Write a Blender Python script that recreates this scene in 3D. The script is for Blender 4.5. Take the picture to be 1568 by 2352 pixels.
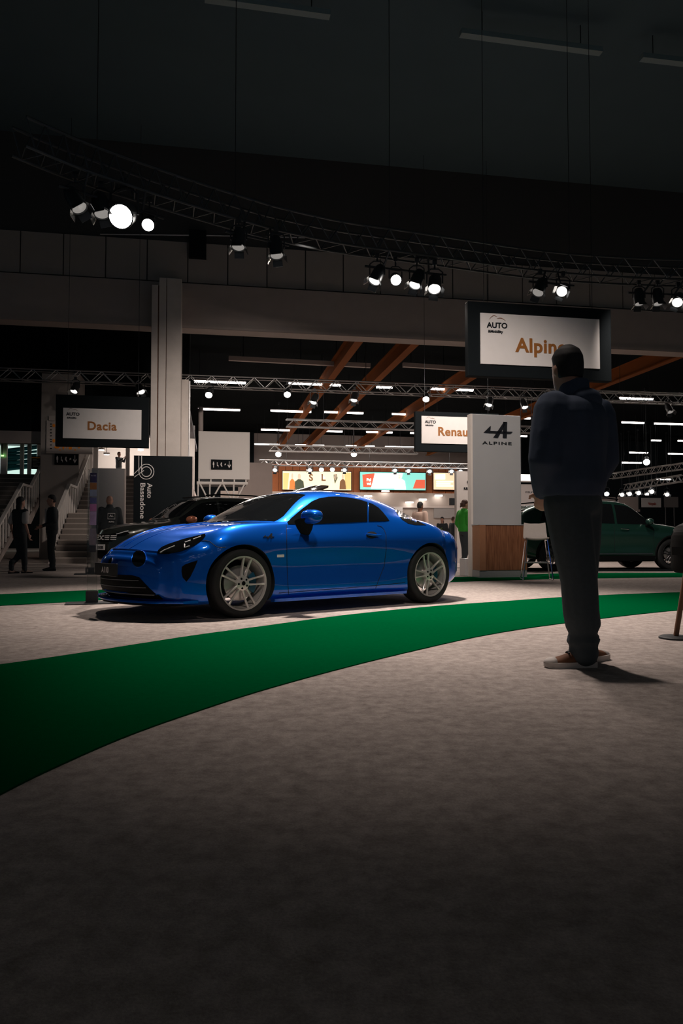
import bpy, bmesh, math, random
from mathutils import Vector, Matrix
from mathutils.bvhtree import BVHTree
from mathutils.geometry import delaunay_2d_cdt
import numpy as np
random.seed(7)
PI = math.pi
scene = bpy.context.scene
COL = scene.collection
for o in list(bpy.data.objects): bpy.data.objects.remove(o)

# ------------------------------------------------------------------ camera
W_PX, H_PX, F_PX = 1568, 2352, 1675.2
CAM_H, PITCH = 0.71225, 0.036822
cd = bpy.data.cameras.new('camera'); cam = bpy.data.objects.new('camera', cd); COL.objects.link(cam)
cd.sensor_fit = 'VERTICAL'; cd.sensor_height = 36.0; cd.lens = 36.0 * F_PX / H_PX
cam.location = (0, 0, CAM_H); cam.rotation_euler = (PI/2 + PITCH, 0, 0)
cd.clip_end = 300
scene.camera = cam

# ------------------------------------------------------------------ world, exposure
world = bpy.data.worlds.new('world'); scene.world = world
world.use_nodes = True
bg = world.node_tree.nodes['Background']
bg.inputs[0].default_value = (0.022, 0.034, 0.041, 1); bg.inputs[1].default_value = 1.0
vs = scene.view_settings
vs.view_transform = 'Standard'; vs.look = 'None'; vs.exposure = 0.0; vs.gamma = 1.0; vs.use_curve_mapping = False

# ------------------------------------------------------------------ lamps of the hall
WARM = (1.0, 0.86, 0.77)
def spot(name, loc, target, power, angle, blend=0.6, size=0.12, color=WARM):
    l = bpy.data.lights.new(name, 'SPOT'); l.energy = power; l.spot_size = math.radians(angle)
    l.spot_blend = blend; l.shadow_soft_size = size; l.color = color
    o = bpy.data.objects.new(name, l); COL.objects.link(o); o.location = loc
    o.rotation_euler = (Vector(target) - Vector(loc)).to_track_quat('-Z', 'Y').to_euler()
    return o
def area(name, loc, target, power, sx, sy, color=WARM):
    l = bpy.data.lights.new(name, 'AREA'); l.energy = power; l.shape = 'RECTANGLE'; l.size = sx; l.size_y = sy; l.color = color
    o = bpy.data.objects.new(name, l); COL.objects.link(o); o.location = loc
    o.rotation_euler = (Vector(target) - Vector(loc)).to_track_quat('-Z', 'Y').to_euler()
    return o
# stage spots on or beyond the ring truss, area lights behind, none with fixtures
spot('stage_wash', (0.2, 8.9, 7.4), (0.55, 7.9, 0), 4100, 68, 1.0, .25)
spot('foreground_spot', (0.2, 5.2, 7.4), (0.3, 3.85, 0), 640, 33, 1.0, .25)
spot('stage_spot', (2.2, 14.0, 5.6), (1.5, 10.0, 0), 650, 46, .8, .1)
spot('stage_spot', (-3.2, 11.0, 5.3), (-2.3, 9.2, 0), 650, 66, 1.0, .1)
spot('estate_spot', (-4.6, 11.6, 5.4), (-4.3, 15.0, .9), 450, 40, 1.0, .1)
spot('car_front_fill', (1.2, 2.2, 7.0), (-0.5, 8.3, .8), 800, 30, .7, .3)  # added out of view to light the near side of the car
spot('sign_wash', (-0.6, 13.3, 6.1), (-2.6, 21.0, 2.4), 2300, 72, 1.0, .2)
spot('totem_spot', (-0.8, 7.0, 7.2), (3.0, 13.5, 2.7), 2200, 36, 1.0, .2)
spot('suv_spot', (5.2, 12.6, 5.8), (6.6, 16.4, .9), 420, 54, 1.0, .1)
area('aisle_fill', (4.6, 20.0, 6.4), (4.6, 20, 0), 420, 5, .6)  # added fill that brightens the green jacket and the SUV side
area('hall_flood', (-1.0, 40, 7.3), (-1, 40, 0), 1300, 14, 1.0)
area('hall_flood', (2.0, 53, 7.3), (2, 53.5, 0), 1000, 24, 1.0)
area('hall_flood', (12.0, 30, 7.3), (12, 30, 0), 160, 14, 1.0)
area('corridor_light', (-9.0, 33, 5.4), (-9, 34.5, 3), 150, 4, 1.5)


# ------------------------------------------------------------------ pixel helpers
def ray(u, v):
    x = (u - W_PX/2) / F_PX; z = -(v - H_PX/2) / F_PX; c, s = math.cos(PITCH), math.sin(PITCH)
    return Vector((x, c - z*s, s + z*c))
CAMP = Vector((0, 0, CAM_H))
def on_z(u, v, z=0.0):
    r = ray(u, v); return CAMP + r * ((z - CAM_H) / r.z)
def on_y(u, v, Y):
    r = ray(u, v); return CAMP + r * (Y / r.y)
HYAW = math.radians(10.0)
HU = Vector((math.cos(HYAW), math.sin(HYAW), 0)); HV = Vector((-math.sin(HYAW), math.cos(HYAW), 0))
def on_hall(u, v, D):
    """point of the pixel ray on the plane across the hall that cuts the camera axis at distance D"""
    r = ray(u, v); n = HV; p0 = Vector((0, D, 0))
    return CAMP + r * ((p0 - CAMP).dot(n) / r.dot(n))

# ------------------------------------------------------------------ materials
MATS = {}
def mat(name, color, rough=0.5, metal=0.0, emis=None, estr=0.0, coat=0.0, noise=0.0, nscale=20.0, spec=0.5,
        trans=0.0, ior=1.45, alpha=1.0, bump=0.0, bscale=200.0, coat_rough=0.03, sheen=0.0):
    if name in MATS: return MATS[name]
    m = bpy.data.materials.new(name); m.use_nodes = True
    nt = m.node_tree; b = nt.nodes['Principled BSDF']
    c = tuple(color) + (1,) if len(color) == 3 else tuple(color)
    b.inputs['Base Color'].default_value = c
    b.inputs['Roughness'].default_value = rough; b.inputs['Metallic'].default_value = metal
    b.inputs['Specular IOR Level'].default_value = spec; b.inputs['IOR'].default_value = ior
    b.inputs['Transmission Weight'].default_value = trans
    b.inputs['Coat Weight'].default_value = coat; b.inputs['Coat Roughness'].default_value = coat_rough
    b.inputs['Sheen Weight'].default_value = sheen
    b.inputs['Alpha'].default_value = alpha
    if emis is not None:
        b.inputs['Emission Color'].default_value = tuple(emis) + (1,); b.inputs['Emission Strength'].default_value = estr
    tc = None
    if noise > 0 or bump > 0:
        tc = nt.nodes.new('ShaderNodeTexCoord')
    if noise > 0:
        n = nt.nodes.new('ShaderNodeTexNoise'); n.inputs['Scale'].default_value = nscale; n.inputs['Detail'].default_value = 5
        nt.links.new(tc.outputs['Object'], n.inputs['Vector'])
        mx = nt.nodes.new('ShaderNodeMix'); mx.data_type = 'RGBA'
        mx.inputs[6].default_value = tuple(max(0, x*(1-noise)) for x in c[:3]) + (1,)
        mx.inputs[7].default_value = tuple(min(1, x*(1+noise)) for x in c[:3]) + (1,)
        nt.links.new(n.outputs['Fac'], mx.inputs[0]); nt.links.new(mx.outputs[2], b.inputs['Base Color'])
    if bump > 0:
        n2 = nt.nodes.new('ShaderNodeTexNoise'); n2.inputs['Scale'].default_value = bscale; n2.inputs['Detail'].default_value = 3
        nt.links.new(tc.outputs['Object'], n2.inputs['Vector'])
        bp = nt.nodes.new('ShaderNodeBump'); bp.inputs['Strength'].default_value = bump; bp.inputs['Distance'].default_value = 0.01
        nt.links.new(n2.outputs['Fac'], bp.inputs['Height']); nt.links.new(bp.outputs['Normal'], b.inputs['Normal'])
    MATS[name] = m
    return m

M_black = mat('black_paint', (0.018, 0.021, 0.024), 0.55, noise=0.2)
M_matblack = mat('black_panel', (0.007, 0.010, 0.012), 0.8, spec=.15, noise=0.15)
M_rubber = mat('tyre_rubber', (0.012, 0.013, 0.014), 0.75, noise=0.3, bump=0.2, bscale=90)
M_steel = mat('aluminium_tube', (0.55, 0.55, 0.55), 0.35, 0.9, noise=0.15)
M_dksteel = mat('black_steel', (0.05, 0.055, 0.06), 0.4, 0.6, noise=0.2)
M_white = mat('white_paint', (0.78, 0.74, 0.72), 0.5, noise=0.05)
M_signface = mat('sign_foil', (0.80, 0.77, 0.75), 0.35, noise=0.05, nscale=6)
M_conc = mat('concrete', (0.58, 0.53, 0.49), 0.85, noise=0.16, nscale=3, bump=0.3, bscale=60)
M_taupe = mat('taupe_wall', (0.50, 0.43, 0.40), 0.85, noise=0.1, nscale=2)
M_led = mat('led_tube_white', (0.9, 0.9, 0.9), 0.4, emis=(1, 0.95, 0.92), estr=9.0)
M_lens = mat('lamp_lens_lit', (0.9, 0.9, 0.9), 0.2, emis=(1, 0.93, 0.86), estr=40.0)
M_lensdim = mat('lamp_lens', (0.6, 0.6, 0.6), 0.1, 0.3, emis=(1, 0.93, 0.86), estr=0.25)
M_down = mat('downlight_lit', (0.9, 0.9, 0.9), 0.3, emis=(1, 0.94, 0.88), estr=14.0)
M_chrome = mat('chrome', (0.75, 0.75, 0.76), 0.12, 1.0, noise=0.03)
M_orange = mat('orange_print', (0.34, 0.13, 0.03), 0.5, noise=0.05)
M_ink = mat('dark_print', (0.014, 0.016, 0.02), 0.6, spec=.1, noise=0.1)

# ------------------------------------------------------------------ object helpers
def link(o, parent=None):
    COL.objects.link(o)
    if parent is not None: o.parent = parent
    return o
def empty(name, loc=(0, 0, 0), rz=0.0, parent=None):
    o = bpy.data.objects.new(name, None); o.empty_display_size = 0.2; o.location = loc; o.rotation_euler = (0, 0, rz)
    return link(o, parent)
def tag(o, label, cat, group=None):
    o['label'] = label; o['category'] = cat
    if group: o['group'] = group
    return o
def struct(o, label=None):
    o['kind'] = 'structure'
    if label: o['label'] = label
    return o
class MB:
    def __init__(s): s.v = []; s.f = []; s.mi = []; s.cur = 0
    def add(s, vs, fs):
        b = len(s.v); s.v += [tuple(p) for p in vs]; s.f += [tuple(i + b for i in f) for f in fs]; s.mi += [s.cur]*len(fs); return s
    def box(s, c, size, R=None):
        hx, hy, hz = size[0]/2, size[1]/2, size[2]/2
        P = [Vector((x*hx, y*hy, z*hz)) for x in (-1, 1) for y in (-1, 1) for z in (-1, 1)]
        if R is not None: P = [R @ p for p in P]
        c = Vector(c)
        return s.add([p + c for p in P], [(0,1,3,2), (4,6,7,5), (0,4,5,1), (2,3,7,6), (0,2,6,4), (1,5,7,3)])
    def tube(s, pts, r, n=8, caps=True, closed=False):
        pts = [Vector(p) for p in pts]; m = len(pts)
        rs = r if isinstance(r, (list, tuple)) else [r]*m
        rings = []; up = None
        for i, p in enumerate(pts):
            a = pts[(i-1) % m] if (i > 0 or closed) else p; b = pts[(i+1) % m] if (i < m-1 or closed) else p
            t = (b - a).normalized()
            if up is None:
                up = Vector((0, 0, 1)) if abs(t.z) < 0.9 else Vector((1, 0, 0))
            u = up - t * up.dot(t)
            if u.length < 1e-5: u = t.orthogonal()
            u.normalize(); w = t.cross(u); up = u
            rings.append([p + (u*math.cos(2*PI*k/n) + w*math.sin(2*PI*k/n))*rs[i] for k in range(n)])
        vs = [q for rg in rings for q in rg]; fs = []
        for i in range(m if closed else m-1):
            j = (i+1) % m
            for k in range(n): fs.append((i*n+k, i*n+(k+1) % n, j*n+(k+1) % n, j*n+k))
        if caps and not closed: fs += [tuple(range(n))[::-1], tuple((m-1)*n + k for k in range(n))]
        return s.add(vs, fs)
    def lathe(s, prof, n=32, center=(0, 0, 0), axis='Z', R=None, caps=True):
        """prof: list of (radius, height) along axis"""
        c = Vector(center); vs = []
        for r, h in prof:
            for k in range(n):
                a = 2*PI*k/n; p = (r*math.cos(a), r*math.sin(a), h)
                if axis == 'Y': p = (p[0], p[2], p[1])
                elif axis == 'X': p = (p[2], p[0], p[1])
                p = Vector(p)
                if R is not None: p = R @ p
                vs.append(p + c)
        fs = []
        for i in range(len(prof)-1):
            for k in range(n): fs.append((i*n+k, i*n+(k+1) % n, (i+1)*n+(k+1) % n, (i+1)*n+k))
        if caps and prof[0][0] > 1e-6: fs.append(tuple(range(n))[::-1])
        if caps and prof[-1][0] > 1e-6: fs.append(tuple((len(prof)-1)*n + k for k in range(n)))
        return s.add(vs, fs)
    def prism(s, poly, fn0, fn1):
        """poly list of 2D points; fn0/fn1 map 2D point to 3D for the two faces"""
        n = len(poly); a = [fn0(p) for p in poly]; b = [fn1(p) for p in poly]
        return s.add(a + b, [tuple(range(n)), tuple(range(2*n-1, n-1, -1))] + [(i, i+n, (i+1) % n + n, (i+1) % n) for i in range(n)])
    def loft(s, rings, caps=True):
        n = len(rings[0]); vs = [p for r in rings for p in r]; fs = []
        for i in range(len(rings)-1):
            for k in range(n): fs.append((i*n+k, i*n+(k+1) % n, (i+1)*n+(k+1) % n, (i+1)*n+k))
        if caps: fs += [tuple(range(n))[::-1], tuple((len(rings)-1)*n+k for k in range(n))]
        return s.add(vs, fs)
    def mesh(s, name, mats, smooth=False, angle=None, fix=True):
        me = bpy.data.meshes.new(name); me.from_pydata(s.v, [], s.f)
        ms = mats if isinstance(mats, (list, tuple)) else [mats]
        for m in ms: me.materials.append(m)
        if len(ms) > 1: me.polygons.foreach_set('material_index', s.mi)
        if fix:
            bm = bmesh.new(); bm.from_mesh(me); bmesh.ops.recalc_face_normals(bm, faces=bm.faces); bm.to_mesh(me); bm.free()
        if smooth or angle: me.polygons.foreach_set('use_smooth', [True]*len(me.polygons))
        if angle: me.set_sharp_from_angle(angle=math.radians(angle))
        me.update(); return me
    def build(s, name, mats, parent=None, smooth=False, angle=None, bevel=0.0, fix=True):
        me = s.mesh(name, mats, smooth, angle, fix)
        o = bpy.data.objects.new(name, me); link(o, parent)
        if bevel:
            md = o.modifiers.new('bevel', 'BEVEL'); md.width = bevel; md.segments = 2; md.limit_method = 'ANGLE'
        return o
def boxo(name, c, size, m, parent=None, R=None, bevel=0.0):
    return MB().box(c, size, R).build(name, m, parent, bevel=bevel)
def tubeo(name, pts, r, m, parent=None, n=8):
    return MB().tube(pts, r, n).build(name, m, parent, angle=40)
def inst(o, loc=None, rot=None, parent=None, name=None):
    c = o.copy(); COL.objects.link(c)
    if loc is not None: c.location = loc
    if rot is not None: c.rotation_euler = rot
    c.parent = parent if parent is not None else o.parent
    return c
def copy_tree(o, parent=None):
    c = o.copy(); COL.objects.link(c); c.parent = parent
    for ch in list(o.children): copy_tree(ch, c)
    return c
def evaluated(o, name=None):
    dg = bpy.context.evaluated_depsgraph_get(); dg.update()
    return bpy.data.meshes.new_from_object(o.evaluated_get(dg))
def text_mesh(body, height=None, width=None, bold=0.0, depth=0.004, spacing=1.0, shear=0.0, align='CENTER'):
    """mesh of the lettering in the XZ plane facing -Y, scaled to the given cap size / width, centred on x, base at z=0"""
    cu = bpy.data.curves.new('lettering', 'FONT'); cu.body = body; cu.size = 1.0; cu.align_x = 'CENTER'
    cu.offset = bold; cu.space_character = spacing; cu.shear = shear; cu.resolution_u = 4
    o = bpy.data.objects.new('lettering', cu); COL.objects.link(o)
    me = evaluated(o); bpy.data.objects.remove(o); bpy.data.curves.remove(cu)
    V = [v.co.copy() for v in me.vertices]; Fs = [tuple(p.vertices) for p in me.polygons]
    x0, x1 = min(v.x for v in V), max(v.x for v in V); y0, y1 = min(v.y for v in V), max(v.y for v in V)
    k = (height/0.73) if height else None
    sx = (width/(x1-x0)) if width else k
    sz = k if k else sx
    cx = (x0+x1)/2
    if align == 'LEFT': cx = x0
    n = len(V)
    vs = [((v.x-cx)*sx, 0.0, v.y*sz) for v in V] + [((v.x-cx)*sx, -depth, v.y*sz) for v in V]
    fs = [tuple(f) for f in Fs] + [tuple(i+n for i in reversed(f)) for f in Fs]
    bpy.data.meshes.remove(me)
    # side walls on boundary edges
    cnt = {}
    for f in Fs:
        for a, b in zip(f, f[1:] + f[:1]):
            cnt[(a, b)] = cnt.get((a, b), 0) + 1
    for (a, b) in list(cnt):
        if (b, a) not in cnt: fs.append((b, a, a+n, b+n))
    return vs, fs
def texto(name, body, m, parent=None, loc=(0, 0, 0), R=None, **kw):
    vs, fs = text_mesh(body, **kw)
    if R is not None: vs = [tuple(R @ Vector(v)) for v in vs]
    o = MB().add(vs, fs).build(name, m, parent, fix=False); o.location = loc
    return o
# ================================================================== cars
def hermite(xs, ys, xq):
    xs = np.asarray(xs, float); ys = np.asarray(ys, float)
    if xs[0] > xs[-1]: xs = xs[::-1]; ys = ys[::-1]
    d = np.zeros_like(ys); h = np.diff(xs); s = np.diff(ys)/h
    d[1:-1] = (s[:-1]*h[1:] + s[1:]*h[:-1])/(h[1:]+h[:-1]); d[0] = s[0]; d[-1] = s[-1]
    xq = np.clip(np.asarray(xq, float), xs[0], xs[-1])
    i = np.clip(np.searchsorted(xs, xq) - 1, 0, len(xs)-2)
    t = (xq - xs[i])/h[i]
    return ((2*t**3-3*t**2+1)*ys[i] + (t**3-2*t**2+t)*h[i]*d[i] + (-2*t**3+3*t**2)*ys[i+1] + (t**3-t**2)*h[i]*d[i+1])

def car_shell(X, LY, LZ, bend, nx=150, nv=60, cap_bulge=0.02):
    """closed body skin: feature lines LY[k](X), LZ[k](X) lofted across and along the car"""
    X = np.asarray(X, float)
    xq = np.unique(np.concatenate([np.linspace(X[-1], X[0], nx), X[0]-np.array([.01, .02, .035, .05]), X[-1]+np.array([.01, .02, .035, .05])]))[::-1]
    Y = np.array([hermite(X, l, xq) for l in LY]); Z = np.array([hermite(X, l, xq) for l in LZ])   # (k, nx)
    kk = np.arange(len(LY)); vq = np.linspace(0, len(LY)-1, nv)
    P = np.zeros((len(xq), nv, 2))
    for i in range(len(xq)):
        P[i, :, 0] = hermite(kk, Y[:, i], vq); P[i, :, 1] = hermite(kk, Z[:, i], vq)
    P[:, 0, 0] = 0; P[:, -1, 0] = 0
    for it in range(3):                                  # light fairing
        Q = P.copy()
        Q[1:-1] = .5*P[1:-1] + .25*(P[:-2] + P[2:])
        P = Q; Q = P.copy(); Q[:, 3:-1] = .5*P[:, 3:-1] + .25*(P[:, 2:-2] + P[:, 4:]); P = Q
    P[:, 0, 0] = 0; P[:, -1, 0] = 0
    rings = []
    def ring(sec, x):
        full = [(y, z) for y, z in sec] + [(-y, z) for y, z in sec[-2:0:-1]]
        return [Vector((x - bend(x)*y*y, y, z)) for y, z in full]
    def cap(sec, x, sgn):
        zc = (sec[:, 1].min() + sec[:, 1].max())/2; out = []
        for s in (.985, .96, .92, .86, .78, .66, .5, .32, .15, .02):
            q = sec.copy(); q[:, 0] *= s; q[:, 1] = zc + (q[:, 1]-zc)*s
            out.append(ring(q, x + sgn*cap_bulge*math.sqrt(max(0, 1-s**2.2))))
        return out
    rings = cap(P[0], xq[0], 1)[::-1] + [ring(P[i], xq[i]) for i in range(len(xq))] + cap(P[-1], xq[-1], -1)
    return rings

def wheel_cut(body, wheels, r, depth=0.42, y_out=1.15):
    """boolean wheel wells; faces of the wells get material slot 1"""
    mb = MB()
    for (wx, wz) in wheels:
        for sgn in (1, -1):
            mb.lathe([(r, y_out), (r, y_out-depth-0.25)], 48, (wx, 0 if sgn > 0 else -(2*y_out-depth-0.25), wz), axis='Y')
    c = mb.build('cutter', M_black, body.parent); c.data.materials.clear(); c.data.materials.append(M_black)
    md = body.modifiers.new('cut', 'BOOLEAN'); md.object = c; md.operation = 'DIFFERENCE'; md.solver = 'EXACT'
    me = evaluated(body); body.modifiers.clear(); old = body.data; body.data = me; bpy.data.meshes.remove(old)
    bpy.data.objects.remove(c)
    for p in me.polygons:
        q = p.center; p.material_index = 0
        for (wx, wz) in wheels:
            d = math.hypot(q.x-wx, q.z-wz)
            if abs(q.y) < y_out and d < r + 0.004 and (abs(p.normal.y) < 0.25 and d > r-0.02 or abs(q.y) < y_out-depth-0.2): p.material_index = 1
    return me

class Decal:
    """panels laid on a body skin: outlines given in a 2D frame, thrown onto the skin along rays"""
    def __init__(s, bm_obj):
        me = bm_obj.data; s.bvh = BVHTree.FromPolygons([v.co for v in me.vertices], [tuple(p.vertices) for p in me.polygons])
    def hit(s, o, d):
        loc, nor, idx, dist = s.bvh.ray_cast(o, d.normalized())
        if loc is None: return None, None
        if nor.dot(d) > 0: nor = -nor
        return loc, nor
    def panel(s, poly, ray2, step, off, mirror=False, thick=0.006, ext=None):
        """poly 2D; ray2(p)->(origin,dir)"""
        pts = []
        for a, b in zip(poly, poly[1:] + poly[:1]):
            a = Vector(a); b = Vector(b); n = max(1, int((b-a).length/step))
            pts += [a + (b-a)*i/n for i in range(n)]
        nb = len(pts); edges = [(i, (i+1) % nb) for i in range(nb)]
        x0, x1 = min(p.x for p in pts), max(p.x for p in pts); y0, y1 = min(p.y for p in pts), max(p.y for p in pts)
        def inside(q):
            c = False; j = nb-1
            for i in range(nb):
                pi, pj = pts[i], pts[j]
                if (pi.y > q.y) != (pj.y > q.y) and q.x < (pj.x-pi.x)*(q.y-pi.y)/(pj.y-pi.y)+pi.x: c = not c
                j = i
            return c
        grid = []
        ny = int((y1-y0)/step)+1; nx = int((x1-x0)/step)+1
        for j in range(ny+1):
            for i in range(nx+1):
                q = Vector((x0+i*step+(j % 2)*step*.5, y0+j*step))
                if inside(q) and min((q-p).length for p in pts) > step*.5: grid.append(q)
        V, E, Fc, *_ = delaunay_2d_cdt(pts + grid, edges, [], 1, 1e-6)
        W = []; N = []
        last = None
        for p in V:
            o, d = ray2(p); l, n = s.hit(o, d)
            if l is None: W.append(None); N.append(None)
            else: W.append(l); N.append(n)
        good = [i for i in range(len(V)) if W[i] is not None]
        if not good: return MB()
        for i in range(len(V)):
            if W[i] is None:
                j = min(good, key=lambda k: (V[k]-V[i]).length_squared); W[i] = W[j].copy(); N[i] = N[j].copy()
        top = [w + n*off for w, n in zip(W, N)]; low = [w - n*thick for w, n in zip(W, N)]
        fs = [tuple(f) for f in Fc]
        m = len(top); cnt = set()
        for f in fs:
            for a, b in zip(f, f[1:]+f[:1]): cnt.add((a, b))
        side = [(b, a, a+m, b+m) for (a, b) in cnt if (b, a) not in cnt]
        mb = MB(); mb.add(top + low, fs + side)
        if mirror:
            mb.add([(p.x, -p.y, p.z) for p in top + low], [tuple(reversed(f)) for f in fs + side])
        return mb
    def line(s, pts, ray2, step, r, off=0.0, mirror=False, n=6):
        q = []
        for a, b in zip(pts, pts[1:]):
            a = Vector(a); b = Vector(b); k = max(1, int((b-a).length/step)); q += [a+(b-a)*i/k for i in range(k)]
        q.append(Vector(pts[-1])); W = []
        for p in q:
            o, d = ray2(p); l, nn = s.hit(o, d)
            if l is not None: W.append(l + nn*off)
        mb = MB()
        if len(W) > 1:
            mb.tube(W, r, n)
            if mirror: mb.tube([(p.x, -p.y, p.z) for p in W], r, n)
        return mb
def mirrored(mb):
    m = MB(); m.add([(x, -y, z) for x, y, z in mb.v], [tuple(reversed(f)) for f in mb.f]); return m

M_liner = mat('wheel_well_liner', (0.02, 0.022, 0.024), 0.9, noise=0.2)
M_alloy = mat('alloy_rim', (0.66, 0.62, 0.59), 0.25, 0.45, noise=0.06)
M_darkalloy = mat('dark_alloy_rim', (0.10, 0.10, 0.105), 0.3, 0.9, noise=0.1)
M_disc = mat('brake_disc_steel', (0.45, 0.43, 0.42), 0.35, 0.9, noise=0.15)
M_caliper = mat('blue_caliper', (0.005, 0.07, 0.13), 0.4, coat=0.3, noise=0.1)
M_glass = mat('tinted_car_glass', (0.006, 0.007, 0.008), 0.02, spec=0.25, noise=0.1)
M_gloss = mat('gloss_black_trim', (0.012, 0.013, 0.014), 0.12, coat=0.6, noise=0.1)
M_trim = mat('satin_black_trim', (0.005, 0.0055, 0.006), 0.6, spec=.1, noise=0.2)
M_seam = mat('panel_gap', (0.004, 0.005, 0.008), 0.8, noise=0.1)
M_lampglass = mat('headlamp_cover', (0.004, 0.0045, 0.005), 0.04, spec=.4, coat=0.2, noise=0.1)
M_plate = mat('plate_black', (0.03, 0.031, 0.033), 0.4, noise=0.1)

def build_wheel(name, parent, loc, R, rim_r, side, phase, rim_mat=M_alloy, spokes=5, caliper=True, width=0.215):
    """side +1: outer face towards +y"""
    def fl(mb):
        if side < 0: mb.v = [(x, -y, z) for x, y, z in mb.v]
        return mb
    k = rim_r/0.2475
    m = MB(); m.lathe([(.2475*k, 0), (.2445*k, .006), (.238*k, .004), (.232*k, -.004), (.228*k, -.016), (.222*k, -.035), (.214*k, -.10), (.214*k, -.19), (.23*k, -.20)], 64, axis='Y', caps=False)
    w = fl(m).build(name, rim_mat, parent, angle=35); w.location = loc
    # hub disc
    m = MB(); m.lathe([(.001, .0), (.024*k, .0), (.026*k, -.004), (.045*k, -.008), (.066*k, -.014), (.072*k, -.03), (.06*k, -.07), (.001, -.07)], 40, axis='Y')
    fl(m).build('hub', rim_mat, w, angle=35)
    for i in range(spokes):
        a = phase + 2*PI*i/spokes
        m = MB()
        for sg in (-1, 1):
            rings = []
            for t in np.linspace(0, 1, 9):
                r = (.05 + (.2335-.05)*t)*k; off = sg*(.019 + .021*t)*k
                y = -.013 + .011*t**2 - .006*math.sin(PI*t); hw = (.0108 - .0032*math.sin(PI*t*.9) + .001*t)*k; dp = .032-.012*t
                d = Vector((math.cos(a), 0, math.sin(a))); e = Vector((-math.sin(a), 0, math.cos(a)))
                c = d*r + e*off
                rings.append([c + e*(-hw) + Vector((0, y-.004, 0)), c + e*(-hw*.55) + Vector((0, y, 0)), c + e*(hw*.55) + Vector((0, y, 0)), c + e*hw + Vector((0, y-.004, 0)), c + e*hw*.8 + Vector((0, y-dp, 0)), c - e*hw*.8 + Vector((0, y-dp, 0))])
            m.loft(rings)
        fl(m).build('spoke_pair', rim_mat, w, angle=40)
        b = a + PI/spokes
        m = MB(); m.lathe([(.001, .0005), (.0085*k, .0005), (.0105*k, -.004), (.0105*k, -.012)], 12, (math.cos(b)*.045*k, -.004, math.sin(b)*.045*k), axis='Y')
        fl(m).build('lug_nut', M_trim, w, angle=40)
    m = MB(); m.lathe([(.001, .003), (.017*k, .003), (.02*k, .0)], 24, axis='Y'); fl(m).build('centre_cap', M_trim, w, angle=40)
    ty = MB(); ty.lathe([(.225*k, -.02), (.2465*k, -.006), (.262*k, .006), (R*.93, .004), (R*.975, -.006), (R, -.028), (R, -width+.03), (R*.97, -width+.005), (rim_r*1.02, -width)], 72, axis='Y', caps=False)
    fl(ty).build('tyre', M_rubber, w, angle=50)
    d = MB(); d.lathe([(.05, -.06), (.155*k, -.075), (.16*k, -.078), (.16*k, -.1), (.05, -.1)], 48, axis='Y', caps=False); fl(d).build('brake_disc', M_disc, w, angle=35)
    if caliper:
        d = MB(); ring = []
        for t in np.linspace(-.5, .5, 8):
            aa = (PI if False else PI) + t*1.2
            ring.append([Vector((math.cos(aa)*rr, yy, math.sin(aa)*rr)) for rr, yy in ((.10*k, -.05), (.165*k, -.05), (.17*k, -.06), (.17*k, -.12), (.10*k, -.12))])
        d.loft(ring); fl(d).build('brake_caliper', M_caliper, w, angle=40)
    return w

# ------------------------------------------------------------------ the blue sports car
CAR_P = Vector((-0.50616, 8.0520, 0)); CAR_YAW = math.radians(219.29)
car = empty('sports_car', CAR_P, CAR_YAW)
tag(car, 'glossy blue two-door sports coupe parked beside the green carpet band', 'car')
CARM = Matrix.Translation(CAR_P) @ Matrix.Rotation(CAR_YAW, 4, 'Z'); CARI = CARM.inverted()
def pxray(p):
    return CARI @ CAMP, (CARI.to_3x3() @ ray(p[0], p[1]))
#            nose
CX = [2.045, 2.015, 1.935, 1.75, 1.50, 1.21, 0.95, 0.70, 0.30, -0.15, -0.60, -0.90, -1.21, -1.50, -1.80, -1.99, -2.06]
CLY = [
 [0]*17,
 [.45, .52, .60, .66, .68, .70, .70, .70, .70, .70, .70, .70, .70, .68, .62, .55, .50],
 [.60, .67, .75, .81, .84, .855, .83, .81, .80, .80, .81, .83, .855, .855, .81, .74, .68],
 [.63, .70, .785, .845, .875, .89, .872, .858, .85, .85, .858, .875, .893, .89, .85, .78, .71],
 [.63, .705, .79, .85, .885, .895, .865, .835, .815, .815, .84, .875, .898, .893, .855, .79, .72],
 [.59, .68, .775, .845, .88, .893, .885, .878, .872, .868, .875, .892, .902, .893, .85, .785, .71],
 [.50, .59, .70, .77, .80, .805, .80, .79, .785, .785, .785, .795, .805, .79, .75, .70, .64],
 [.36, .43, .53, .61, .66, .69, .71, .735, .72, .72, .705, .675, .63, .61, .58, .56, .52],
 [.25, .30, .36, .42, .47, .50, .54, .655, .62, .60, .58, .555, .51, .50, .48, .47, .44],
 [.12, .15, .18, .21, .24, .26, .30, .42, .40, .37, .345, .32, .28, .27, .25, .24, .22],
 [0]*17]
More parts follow.
